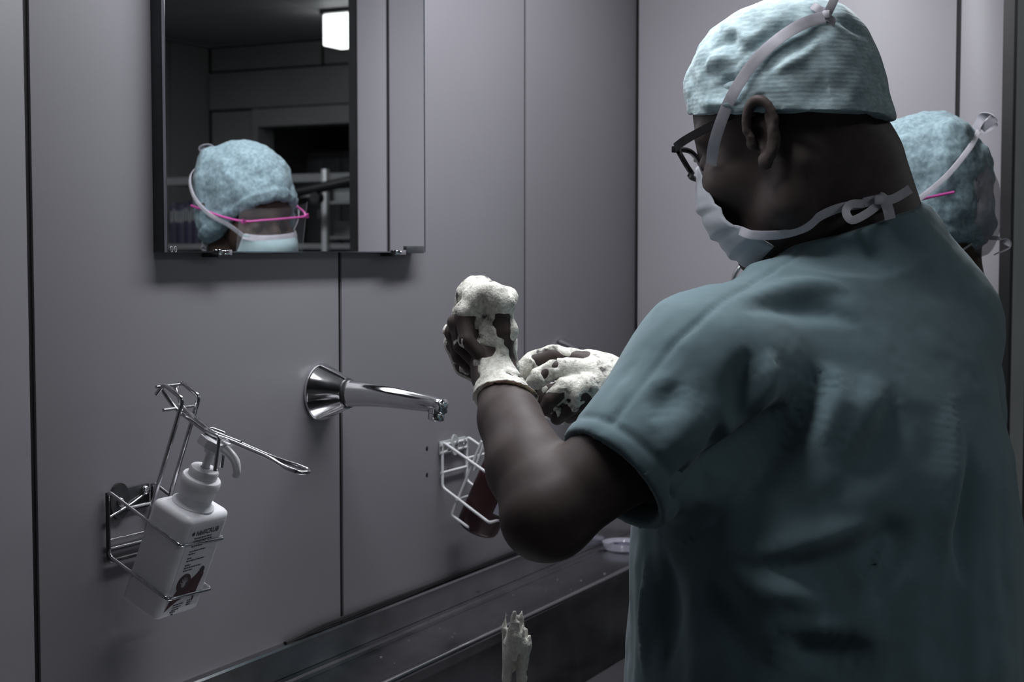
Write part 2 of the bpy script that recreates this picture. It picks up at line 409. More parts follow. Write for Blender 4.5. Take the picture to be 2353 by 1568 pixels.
strip('under_panel', [(-.08, .05), (-.10, .05), (-.10, .70), (-.08, .70)], M_DARKW)
for xx in (.25, 1.2, 2.2):
    MB().box((xx - .02, -.44, 0), (xx + .02, -.12, .035), .003).build('foot', M_DKMETAL, sk)
    MB().box((xx - .018, -.30, .03), (xx + .018, -.12, .70), .003).build('leg', M_STEEL, sk)
seal = smooth_path([(1.66 - .5, -.004, .9335), (1.72 - .5, -.004, .9375), (1.76 - .5, -.004, .9385), (1.95 - .5, -.004, .9382), (2.15 - .5, -.004, .9365), (2.3 - .5, -.004, .9388), (2.6 - .5, -.004, .9385), (2.87 - .5, -.004, .9388)], 40)
MB().tube(seal, .0032, 8).build('sealant_bead', M_JOINT, sk)
rnd = random.Random(4)
M_WATER = mat('water drop', (.75, .78, .8), .03, 0, .6, trans=.9)
for k in range(26):
    xx = rnd.uniform(1.25, 2.3); yy = -rnd.uniform(.04, .12); rr = rnd.uniform(.001, .0028)
    MB().lathe([(rr, 0), (rr*.85, rr*.4), (rr*.4, rr*.62), (0, rr*.66)], (xx, yy, .8832 + .002*(.128+yy)/.0975), (0, 0, 1), 10).build('water_drop', M_WATER, sk)
tag(sk, 'long stainless steel scrub trough with back ledge along the wall', 'sink')
# ------------------------------------------------------------------ soap dispenser with chrome wire holder (left)
def wire(name, pts, r, m, parent, fillet=.006, closed=False, n=10):
    return MB().tube(pts, r, n, closed, fillet).build(name, m, parent)
XL, XR, XM = 1.318, 1.395, 1.3565
hd = empty('wire_dispenser_holder', (XM, 0, 1.145))
O = np.array([XM, 0, 1.145])
def L(*p): return tuple(np.array(p, float) - O)
W1 = .0021
wire('wall_frame', [L(XL, -.006, 1.187), L(XL, -.006, 1.108), L(XR, -.006, 1.108), L(XR, -.006, 1.187)], W1*1.25, M_DKMETAL, hd)
wire('upper_hoop', [L(XL, -.006, 1.165), L(XL, -.007, 1.189), L(XL, -.110, 1.135), L(XR, -.110, 1.131), L(XR, -.007, 1.189), L(XR, -.006, 1.165)], W1, M_WIRE, hd)
wire('lower_hoop', [L(XL, -.006, 1.125), L(XL, -.008, 1.114), L(XL, -.091, 1.073), L(XR, -.091, 1.070), L(XR, -.008, 1.114), L(XR, -.006, 1.125)], W1, M_WIRE, hd)
wire('cross_bar', [L(XL, -.036, 1.172), L(XR, -.036, 1.172)], W1*.9, M_WIRE, hd)
wire('cross_bar', [L(XL, -.004, 1.157), L(XM, -.006, 1.168), L(XR, -.004, 1.181)], W1*.75, M_WIRE, hd)
for z in (1.122, 1.132):
    wire('cross_bar', [L(XL, -.005, z), L(XR, -.005, z)], W1*.8, M_WIRE, hd)
wire('cross_bar', [L(XL, -.040, 1.095), L(XR, -.040, 1.095)], W1*.9, M_WIRE, hd)
pl = MB().prism([(.016*math.cos(t), .021*math.sin(t)) for t in np.linspace(0, 2*math.pi, 24)[:-1]], L(1.341, -.0005, 1.174), (1, 0, 0), (0, 0, 1), (0, -.004, 0)).build('wall_plate', M_DKMETAL, hd)
p2_ = MB().box(L(1.337, -.0035, 1.160), L(1.392, -.0005, 1.188), .001).build('wall_plate', M_DKMETAL, hd)
for (sx_, sz_, pp) in ((1.340, 1.173, pl), (1.383, 1.181, p2_)):
    MB().lathe([(.0055, .0), (.0055, .002), (.004, .004), (0, .005)], L(sx_, -.0045, sz_), (0, -1, 0), 20).build('screw', M_WIRE, pp)
# upright rods with the crook that carries the lever
for X, yb in ((1.339, -.058), (1.376, -.051)):
    wire('upright', [L(X, yb + .028, 1.098), L(X, yb, 1.188), L(X, yb - .041, 1.296), L(X, yb - .014, 1.312), L(X, yb - .003, 1.300)], W1*1.25, M_WIRE, hd, .006)
wire('pivot_pin', [L(1.333, -.066, 1.309), L(1.382, -.066, 1.309)], W1*.9, M_WIRE, hd)
wire('stop_pin', [L(1.328, -.080, 1.284), L(1.386, -.080, 1.284)], W1*.9, M_WIRE, hd)
lv = wire('lever', [L(1.344, -.062, 1.308), L(1.350, -.078, 1.284), L(1.352, -.124, 1.2575), L(1.3535, -.150, 1.2515), L(1.354, -.205, 1.235), L(1.346, -.232, 1.227), L(1.347, -.250, 1.2225), L(1.357, -.254, 1.2215), L(1.366, -.250, 1.2225), L(1.367, -.232, 1.227), L(1.359, -.205, 1.235), L(1.3585, -.150, 1.2515), L(1.360, -.124, 1.2575), L(1.363, -.078, 1.284), L(1.369, -.062, 1.308)], W1*1.15, M_WIRE, hd, .008)
wire('lever_rod', [L(1.356, -.078, 1.2865), L(1.356, -.124, 1.2595), L(1.356, -.165, 1.249)], W1*1.05, M_WIRE, lv)
wire('lever_fork', [L(1.341, -.1405, 1.218), L(1.341, -.1475, 1.2565), L(1.349, -.120, 1.262), L(1.363, -.120, 1.262), L(1.372, -.1325, 1.2555), L(1.372, -.1255, 1.217)], W1, M_WIRE, lv, .004)
tag(hd, 'chrome wire wall holder with long pump lever around the white bottle', 'dispenser holder')

bt = empty('pump_bottle', (XM, -.0455, 1.0545), (math.radians(23), 0, 0))
bw, bd, bh = .0375, .0285, .132
body = MB().box((-bw, -bd, 0), (bw, bd, bh), .0085).build('bottle_body', M_PLASTIC, bt)
MB().lathe([(.0255, bh - .004), (.0245, bh + .001), (.0205, bh + .004), (.0195, bh + .006), (.0195, bh + .019)], n=44).build('neck', M_PLASTIC, body)
cap_ = MB().lathe([(.0195, bh + .012), (.0205, bh + .012), (.0208, bh + .024), (.0225, bh + .025), (.0227, bh + .032), (.0215, bh + .034), (.0168, bh + .035), (.0168, bh + .043), (.0155, bh + .045), (.006, bh + .046), (.0055, bh + .046)], n=44).build('screw_cap', M_PLASTIC2, bt)
pz = bh + .046
pump = MB().lathe([(.0048, pz - .002), (.0045, pz + .018), (.0075, pz + .019), (.008, pz + .029), (.006, pz + .031)], n=28).build('pump_stem', M_PLASTIC2, bt)
m = MB()
hexp = [(-.0160, .0), (-.0120, .014), (.0120, .014), (.0160, .0), (.0135, -.015), (-.0135, -.015)]
m.prism(hexp, (0, 0, pz + .027), (1, 0, 0), (0, 1, 0), (0, -.0025, .0105))
m.build('pump_head', M_PLASTIC2, pump)
MB().tube(smooth_path([(0, -.008, pz + .031), (0, -.022, pz + .030), (0, -.034, pz + .0255), (0, -.0405, pz + .0165), (0, -.0415, pz + .009)], 18), [.0058, .0056, .0052, .0046, .004], 16).build('nozzle', M_PLASTIC2, pump)
# label: thin sheet wrapped on the front face with print
yl = -bd - .0003
lab = MB().box((-bw + .0085, yl, .012), (bw - .0085, -bd + .0002, bh - .012)).build('label', mat('label paper', (.62, .62, .66), .45, 0, .4, noise=(50, .03)), body)
def text(s, size, x, z, m_, name='label_text', bold=0.0, parent=None):
    c = bpy.data.curves.new('t', 'FONT'); c.body = s; c.size = size; c.offset = bold; c.resolution_u = 2
    o = bpy.data.objects.new('t', c); COL.objects.link(o)
    bpy.context.view_layer.update()
    me = bpy.data.meshes.new_from_object(o.evaluated_get(bpy.context.evaluated_depsgraph_get()))
    bpy.data.objects.remove(o)
    t = link(name, me, m_, parent or lab)
    t.location = (x, yl - .0002, z); t.rotation_euler = (math.pi/2, 0, 0)
    return t
def flat(poly, m_, name, off=.0002, parent=None):
    MB().add([(x, yl - off, z) for x, z in poly], [tuple(range(len(poly)))]).build(name, m_, parent or lab)
text('hibiSCRUB', .0088, -.0175, .1085, M_PRINT, bold=.0002)
flat([(-.0225 + .0026*math.cos(t), .1115 + .0026*math.sin(t)) for t in np.linspace(0, 6.28, 14)[:-1]], M_PRINT, 'label_dot')
rn = random.Random(7)
def greek(x0, z, ln, h=.0016):
    x = x0
    while x < x0 + ln:
        w = rn.uniform(.0015, .0045); w = min(w, x0 + ln - x)
        flat([(x, z), (x + w, z), (x + w, z + h), (x, z + h)], M_PRINT, 'label_line'); x += w + .0008
for i, (ln, x0) in enumerate(((.030, -.018), (.032, -.018), (.026, -.018), (.020, -.019))): greek(x0, .104 - i*.0034, ln)
for i, (ln, z) in enumerate(((.028, .0875), (.012, .0840), (.008, .0785), (.031, .0750), (.010, .0695), (.030, .0660), (.016, .0625))): greek(-.019, z, ln)
flat([(-.029, .0125), (-.0245, .029), (-.018, .038), (-.004, .047), (.006, .052), (.013, .0585), (.0165, .0625), (.019, .058), (.018, .052), (.021, .056), (.0225, .052), (.020, .040), (.0185, .026), (.0175, .0155), (.013, .027), (.004, .0265), (-.010, .024), (-.020, .0185)], M_MAROON, 'label_emblem')
flat([(.0165 + .0042*math.cos(t), .0585 + .005*math.sin(t)) for t in np.linspace(0, 6.28, 14)[:-1]], M_PRINT, 'label_emblem', .0004)
cir = [(-.0105 + .0115*math.cos(t), .047 + .0115*math.sin(t)) for t in np.linspace(0, 6.28, 26)[:-1]]
flat(cir, M_MAROON, 'label_roundel', .0004)
flat([(-.0105 + (x + .0105)*.86, .047 + (z - .047)*.86) for x, z in cir], mat('label roundel', (.04, .02, .025), .5, noise=(300, .2)), 'label_roundel', .0005)
M_PALE = mat('label pale print', (.42, .40, .43), .5, noise=(100, .1))
flat([(-.0105 + .0035*math.cos(t), .0445 + .0032*math.sin(t)) for t in np.linspace(0, 6.28, 14)[:-1]], M_PALE, 'label_hand', .0007)
for ang, ln in ((150, .0055), (118, .0075), (94, .008), (70, .0075), (44, .006)):
    a = math.radians(ang); c_, s_ = math.cos(a), math.sin(a); o_ = (-.0105 + .002*c_, .0445 + .002*s_); hw = .0008
    flat([(o_[0] - s_*hw, o_[1] + c_*hw), (o_[0] + s_*hw, o_[1] - c_*hw), (o_[0] + c_*ln + s_*hw*.7, o_[1] + s_*ln - c_*hw*.7), (o_[0] + c_*ln - s_*hw*.7, o_[1] + s_*ln + c_*hw*.7)], M_PALE, 'label_hand', .0007)
M_WPRINT = M_PRINT
for i in range(3): greek(-.016, .0195 - i*.0032 - .002, .018 - i*.003)
for i in range(3): greek(.0085, .0185 - i*.0028, .007, .0019)
greek(-.0175, .0085, .009)
greek(-.0150, .0055, .005)
tag(bt, 'white square pump bottle with maroon hand label, tilted in the chrome holder', 'bottle')

# ------------------------------------------------------------------ second dispenser: white coated wire holder and dark red bottle
XL2, XR2, XM2 = 2.082, 2.162, 2.122
h2 = empty('wire_dispenser_holder', (XM2, 0, 1.115))
O = np.array([XM2, 0, 1.115])
W2 = .0024
wire('side_frame', [L(XL2, -.006, 1.145), L(XL2, -.007, 1.160), L(XL2, -.130, 1.092), L(XR2, -.130, 1.092), L(XR2, -.007, 1.160), L(XR2, -.006, 1.145)], W2, M_WHITEW, h2)
wire('lower_hoop', [L(XL2, -.006, 1.158), L(XL2, -.006, 1.088), L(XL2, -.090, 1.038), L(XR2, -.090, 1.036), L(XR2, -.006, 1.088), L(XR2, -.006, 1.158)], W2, M_WHITEW, h2)
wire('cross_bar', [L(XL2 - .003, -.006, 1.111), L(XR2, -.006, 1.111)], W2*.9, M_WHITEW, h2)
wire('cross_bar', [L(XL2 - .004, -.006, 1.155), L(XR2 + .002, -.006, 1.155)], W2*.9, M_WHITEW, h2)
wire('cross_bar', [L(XL2 - .004, -.006, 1.143), L(XR2 + .002, -.006, 1.143)], W2*.9, M_WHITEW, h2)
wire('cross_bar', [L(XL2, -.047, 1.136), L(XR2, -.047, 1.136)], W2*.9, M_WHITEW, h2)
wire('cross_bar', [L(XL2 - .004, -.0345, 1.071), L(XR2, -.0345, 1.071)], W2*.9, M_WHITEW, h2)
wire('back_support', [L(XL2 + .004, -.075, 1.165), L(XL2 + .004, -.020, 1.044), L(XL2 + .006, -.050, 1.026), L(XR2 - .006, -.050, 1.026), L(XR2 - .004, -.020, 1.044), L(XR2 - .004, -.075, 1.165)], W2, M_WHITEW, h2, .005)
for X in (XL2 + .022, XR2 - .022):
    wire('upright', [L(X, -.052, 1.115), L(X, -.105, 1.25), L(X, -.080, 1.272)], W2, M_WHITEW, h2)
wire('lever', [L(XM2 - .012, -.080, 1.268), L(XM2, -.135, 1.215), L(XM2 + .0, -.20, 1.195)], W2, M_WHITEW, h2)
MB().prism([(.011*math.cos(t), .017*math.sin(t)) for t in np.linspace(0, 6.283, 20)[:-1]], L(2.116, -.0078, 1.152), (1, 0, 0), (0, 0, 1), (0, -.003, 0)).build('wall_plate', M_JAMB, h2)
p_ = MB().box(L(2.080, -.0035, 1.138), L(2.164, -.0005, 1.1605), .001).build('wall_plate', M_JAMB, h2)
for sx_, sz_ in ((2.0945, 1.149), (2.118, 1.154), (2.146, 1.1535)):
    MB().lathe([(.0045, 0), (.0045, .0025), (.0028, .004), (0, .0045)], L(sx_, -.0105, sz_), (0, -1, 0), 14).build('screw', M_CHROME, p_)
tag(h2, 'white coated wire wall holder around the dark red bottle', 'dispenser holder')
b2 = empty('red_bottle', (2.122, -.046, 1.0185), (math.radians(26), 0, 0))
rb = MB().lathe([(0, .001), (.028, .0), (.0325, .003), (.034, .008), (.034, .118), (.031, .128), (.018, .138), (.0145, .142), (.0145, .152), (0, .152)], n=48).build('bottle_body', M_RED, b2)
MB().lathe([(.0165, .146), (.0165, .163), (.010, .165), (.005, .166), (.005, .185), (.009, .186), (.009, .196), (0, .197)], n=28).build('pump', M_PLASTIC2, b2)
MB().tube([(0, -.006, .191), (0, -.03, .19), (0, -.036, .181)], .004, 10, fillet=.006).build('nozzle', M_PLASTIC2, b2)
m = MB(); vs = []; fs = []
A = np.linspace(math.radians(-135), math.radians(-35), 20)
for k, a in enumerate(A):
    for z in (.035 + .012*(1 - k/19), .10):
        vs.append((.0344*math.cos(a), .0344*math.sin(a), z))
m.add(vs, [(2*k, 2*k+2, 2*k+3, 2*k+1) for k in range(19)], True)
m.build('label', mat('pale label', (.42, .42, .50), .5, noise=(40, .1)), rb)
MB().box((-.0345, -.004, .0045), (-.0325, .008, .0078)).build('moulded_mark', M_PRINT, rb)
tag(b2, 'dark red round bottle with pale label behind the bent elbow', 'bottle')
# small drill holes beside the second holder
for i, (u, v) in enumerate(((981, 1031), (981, 1092), (1030, 1082))):
    p = on_plane(u, v, 1, 0.0)
    t = 'left of the red bottle, upper one' if i == 0 else ('left of the red bottle, lower one' if i == 1 else 'behind the white wire holder')
    o = MB().lathe([(0, .0006), (.003, .0006), (.0036, .0002)], (0, 0, 0), (0, -1, 0), 14).build('screw_plug', M_JOINT)
    o.location = (p[0], 0, p[2])
    tag(o, 'small black screw plug in the wall ' + t, 'screw plug')

# ------------------------------------------------------------------ chrome fitting on the end wall, glimpsed under the mask
p = on_plane(1722, 610, 0, X_END)
hf = empty('hose_fitting', (X_END, p[1], p[2]))
MB().lathe([(0, 0), (.018, 0), (.018, .004), (.014, .006), (.0, .006)], (0, -.03, -.03), (-1, 0, 0), 24).build('wall_flange', M_CHROME, hf)
MB().lathe([(.006, .0), (.006, .034)], (0, -.03, -.03), (-1, 0, 0), 16).build('stem', M_CHROME, hf)
q1, q2 = px(1711, 606, 2.83) - np.array(hf.location), px(1762, 612, 2.83) - np.array(hf.location)
ax = q2 - q1
MB().lathe([(0, 0), (.0095, 0), (.0095, .002), (.008, .003), (.008, .010), (.0095, .011), (.0095, .045), (.0, .045)], q1, ax, 28).build('coupling', M_CHROME, hf)
pp = [px(u, v, 2.83) - np.array(hf.location) for u, v in ((1714, 602), (1702, 611), (1692, 625), (1686, 642), (1684, 665), (1690, 700), (1710, 740))]
MB().tube(smooth_path(pp, 30), .0042, 14).build('bent_pipe', M_CHROME, hf)
tag(hf, 'chrome hose fitting with bent pipe on the end wall below the mask', 'pipe fitting')

# ------------------------------------------------------------------ plastic dish on the sink ledge
p = on_plane(1432, 1262, 2, .886)
ds = empty('plastic_dish', (float(p[0]), float(p[1]), .8846))
M_CLEAR = mat('clear purple plastic', (.62, .62, .72), .12, 0, .5, alpha=.55, noise=(30, .1))
MB().lathe([(0, .0004), (.030, .0), (.036, .004), (.040, .016), (.041, .016), (.037, .003), (.031, .0015), (0, .0015)], n=36).build('dish', M_CLEAR, ds)
MB().lathe([(.0345, .006), (.037, .0065), (.037, .008), (.0345, .0075)], n=36).build('rim_line', mat('violet plastic', (.10, .09, .16), .3, noise=(40, .1)), ds)
MB().box((-.018, -.012, .0016), (.016, .012, .013), .004).build('sponge', mat('violet sponge', (.16, .15, .22), .8, noise=(90, .3), bump=(200, .5, .002)), ds)
tag(ds, 'clear violet plastic dish on the back ledge of the sink', 'dish')
# ------------------------------------------------------------------ corridor and store furniture (seen in the mirror and past the bay wall)
M_POST = mat('pale rack steel', (.50, .51, .52), .35, .3, .5, noise=(20, .1))
M_GREYB = mat('grey plastic box', (.30, .315, .315), .5, 0, .3, noise=(10, .1))
M_SHELF = mat('grey shelf', (.24, .245, .25), .45, .2, .4, noise=(10, .1))
M_BLACKP = mat('black plastic', (.016, .016, .018), .4, 0, .4, noise=(20, .3))
XR_ = 5.55                       # rack stands in front of the doorway
def rk(u, v): return mirrored(u, v, 0, XR_)
yp0, yp1 = float(rk(747, 450)[1]), float(rk(758, 450)[1])
ya_ = float(rk(372, 450)[1]); yb_ = float(rk(940, 450)[1])
zt = float(rk(752, 389)[2])
rkroot = empty('storage_rack', (XR_, (ya_ + yb_)/2, 0))
oo = np.array([XR_, (ya_ + yb_)/2, 0])
def rb_(name, lo, hi, m_, bev=0): return MB().box(np.array(lo) - oo, np.array(hi) - oo, bev).build(name, m_, rkroot)
for (y0, y1) in ((yp0, yp1), (ya_, ya_ + .03), (yb_ - .03, yb_)):
    rb_('post', (XR_ - .03, y0, 0), (XR_, y1, zt), M_POST, .003)
    rb_('post', (XR_ + .40, y0, 0), (XR_ + .43, y1, zt), M_POST, .003)
zsh = []
for v0, v1 in ((400, 418), (560, 572)):
    z0, z1_ = float(rk(700, v1)[2]), float(rk(700, v0)[2]); zsh.append(z1_)
    rb_('shelf', (XR_ - .006, ya_, z0), (XR_ + .42, yb_, z1_), M_SHELF)
for z in (.25, .62, .95):
    rb_('shelf', (XR_ - .006, ya_, z), (XR_ + .42, yb_, z + .03), M_SHELF)
tag(rkroot, 'pale metal storage rack with shelves, reflected low in the mirror', 'rack')
# violet folders standing on the rack's lower shelf, left in the mirror
zf0, zf1 = zsh[1] + .0005, float(rk(420, 462)[2])
y = float(rk(384, 490)[1]); i = 0
M_VIO = [mat('violet folder', (.055, .05, .10), .5, noise=(20, .2)), mat('slate folder', (.085, .085, .12), .5, noise=(20, .2)), mat('dark folder', (.035, .033, .06), .5, noise=(20, .2))]
ord_ = ['first', 'second', 'third', 'fourth', 'fifth', 'sixth', 'seventh', 'eighth', 'ninth', 'tenth', 'eleventh', 'twelfth']
yend = float(rk(447, 490)[1])
while y < yend and i < 12:
    w = rnd.uniform(.011, .018); h = zf1 - zf0 - rnd.uniform(0, .02)
    f = empty('folder', (XR_ + .02, y + w/2, zf0))
    MB().box((0, -w/2 + .0008, 0), (.23, w/2 - .0008, h), .001).build('cover', M_VIO[i % 3], f)
    MB().box((-.0008, -w*.3, h*.55), (0.0, w*.3, h*.85)).build('spine_label', M_GREYB, f)
    tag(f, 'violet upright folder on the rack, %s from the left edge of the mirror' % ord_[i], 'folder', 'violet folders on the rack')
    y += w + .001; i += 1
# grey boxes right of the post
def gbox(u0, u1, v0, v1, label, zbase):
    a, b = rk(u0, v1), rk(u1, v0); h = float(b[2] - a[2])
    g = empty('storage_box', (XR_ + .16, float(a[1] + b[1])/2, zbase)); hw = abs(float(b[1] - a[1]))/2
    MB().box((-.14, -hw, 0), (.2, hw, h), .004).build('box_body', M_GREYB, g)
    MB().box((-.146, -hw*1.02, h), (.206, hw*1.02, h + .008), .002).build('box_lid', M_SHELF, g)
    tag(g, label, 'box')
zs = float(rk(790, 543)[2])
rb_('shelf', (XR_ - .006, yp1, zs - .012), (XR_ + .42, yb_, zs), M_SHELF)
zs2 = float(rk(790, 462)[2])
rb_('shelf', (XR_ - .006, yp1, zs2 - .012), (XR_ + .42, yb_, zs2), M_SHELF)
gbox(760, 835, 513, 543, 'grey storage box on the rack, lower one right of the pale post', zs)
gbox(760, 835, 437, 462, 'grey storage box on the rack, upper one right of the pale post', zs2)
# dark files below the lower box
y = float(rk(762, 560)[1]); i = 0
while i < 7:
    w = .016
    f = empty('folder', (XR_ + .02, y + w/2, zsh[1] + .0005))
    MB().box((0, -w/2 + .001, 0), (.22, w/2 - .001, zs - .013 - zsh[1] - .006 - .004*(i % 3))).build('cover', M_VIO[2 - i % 2], f)
    MB().box((-.0008, -w*.12, .01), (0, w*.12, .03)).build('spine_label', M_GREYB, f)
    tag(f, 'dark folder under the lower grey box, %s right of the pale post' % ord_[i], 'folder', 'dark folders on the rack')
    y += w + .001; i += 1
# black boom arm crossing the rack
bo = empty('boom_arm', tuple(mirrored(740, 430, 0, 5.35)))
b0 = np.array(bo.location)
pa, pb = mirrored(640, 452, 0, 5.35) - b0, mirrored(900, 396, 0, 5.35) - b0
MB().tube([pa, pb], .022, 14).build('arm', M_BLACKP, bo)
pc = mirrored(728, 455, 0, 5.35) - b0
MB().lathe([(0, -.02), (.024, -.02), (.024, .02), (0, .02)], pc, (1, 0, 0), 20).build('joint', M_DKMETAL, bo)
MB().tube([mirrored(684, 451, 0, 5.35) - b0, mirrored(722, 448, 0, 5.35) - b0], .008, 10).build('handle', M_POST, bo)
MB().tube([pb, pb + np.array([0, 0, Z_TOP - b0[2] - pb[2]])], .02, 12).build('ceiling_drop', M_BLACKP, bo)
tag(bo, 'black jointed boom arm slanting across the rack in the mirror', 'boom arm')
# cabinets in the store room with paired small handles
def cabinet(u0, u1, label):
    XC = XF + .62
    ya, yb = sorted((float(mirrored(u0, 400, 0, XC)[1]), float(mirrored(u1, 400, 0, XC)[1])))
    c = empty('store_cabinet', (XC + .2, (ya + yb)/2, 0)); hw = (yb - ya)/2 - .002
    MB().box((-.17, -hw, 0), (.22, hw, 2.0)).build('cabinet_body', M_DARKW, c)
    for z0, z1_ in ((.05, .98), (.99, 1.45), (1.46, 1.96)):
        for s_ in (-1, 1):
            d = MB().box((-.19, min(s_*.002, s_*(hw - .003)), z0), (-.171, max(s_*.002, s_*(hw - .003)), z1_), .002).build('door', mat('cabinet door', (.13, .13, .135), .45, noise=(4, .2)), c)
            MB().box((-.205, s_*.022 - .004, z0 + .18), (-.191, s_*.022 + .004, z0 + .23), .002).build('handle', M_POST, d)
    tag(c, label, 'cabinet')
cabinet(700, 780, 'dark two-door cabinet in the store room, nearest the grey door jamb')
cabinet(780, 860, 'dark two-door cabinet in the store room, middle one of three')
cabinet(860, 940, 'dark two-door cabinet in the store room, farthest from the grey door jamb')
# shelving glimpsed at the right edge past the bay wall
sh = empty('open_shelf', (4.3, -.40, 0))
for y_ in (-.18, .28):
    for x_ in (-.2, .2):
        MB().box((x_ - .012, y_ - .012, 0), (x_ + .012, y_ + .012, 2.2)).build('post', M_SHELF, sh)
for z in (.3, .62, .88, 1.12, 1.34, 1.62, 2.1):
    MB().box((-.21, -.19, z), (.21, .29, z + .018)).build('shelf', M_SHELF, sh)
tag(sh, 'grey open shelving at the right edge beyond the bay wall', 'shelf')
for z, h, m_, lb in ((.638, .16, M_GREYB, 'grey carton on the open shelving, lowest at the right edge'), (.898, .15, mat('pale carton', (.42, .43, .41), .6, noise=(8, .1)), 'pale carton on the open shelving, second up at the right edge'), (1.138, .10, M_POST, 'light flat box on the open shelving, below the dark one'), (1.358, .16, M_BLACKP, 'black box on the open shelving at the right edge'), (1.638, .25, mat('white carton', (.7, .72, .7), .6, noise=(8, .1)), 'white carton high on the open shelving at the right edge')):
    g = empty('carton', (4.3, -.44, z))
    MB().box((-.17, -.13, .0), (.17, .22, h), .003).build('carton_body', m_, g)
    MB().box((-.171, .03, .0), (-.170, .07, h)).build('tape', M_SHELF, g)
    tag(g, lb, 'carton')
# ------------------------------------------------------------------ figures: implicit surfaces turned into meshes
_rng = np.random.RandomState(11)
_LAT = _rng.rand(32, 32, 32).astype(np.float32)
def vnoise(P, freq, off=0.0):
    """smooth value noise 0..1 at the points P (.., 3)"""
    q = P * freq + off + 100.0
    i = np.floor(q).astype(np.int32); f = (q - i).astype(np.float32); f = f*f*(3 - 2*f)
    i0 = i & 31; i1 = (i + 1) & 31
    def g(a, b, c): return _LAT[a, b, c]
    x0, y0, z0 = i0[..., 0], i0[..., 1], i0[..., 2]; x1, y1, z1 = i1[..., 0], i1[..., 1], i1[..., 2]
    fx, fy, fz = f[..., 0], f[..., 1], f[..., 2]
    a = g(x0, y0, z0)*(1-fx) + g(x1, y0, z0)*fx; b = g(x0, y1, z0)*(1-fx) + g(x1, y1, z0)*fx
    c = g(x0, y0, z1)*(1-fx) + g(x1, y0, z1)*fx; d = g(x0, y1, z1)*(1-fx) + g(x1, y1, z1)*fx
    return (a*(1-fy) + b*fy)*(1-fz) + (c*(1-fy) + d*fy)*fz
def fbm(P, freq, off=0.0, oct=3):
    s = 0; a = .5; t = 0
    for k in range(oct):
        s = s + a*vnoise(P, freq, off + 7.3*k); t += a; a *= .5; freq *= 2.03
    return s/t
def sstep(x, a, b):
    t = np.clip((x - a)/(b - a), 0, 1); return t*t*(3 - 2*t)
class Frame:
    def __init__(s, o, az, pitch=0.0, roll=0.0, sc=1.0):
        a, p = math.radians(az), math.radians(pitch)
        s.o = np.array(o, float); s.sc = sc
        x = np.array([math.cos(a)*math.cos(p), math.sin(a)*math.cos(p), -math.sin(p)])
        y = np.array([-math.sin(a), math.cos(a), 0.0]); z = np.cross(x, y)
        r = math.radians(roll)
        y, z = y*math.cos(r) + z*math.sin(r), z*math.cos(r) - y*math.sin(r)
        s.R = np.stack([x, y, z])          # rows
    def inv(s, P): return ((P - s.o) @ s.R.T) / s.sc
    def fwd(s, q): return (np.array(q, float)*s.sc) @ s.R + s.o
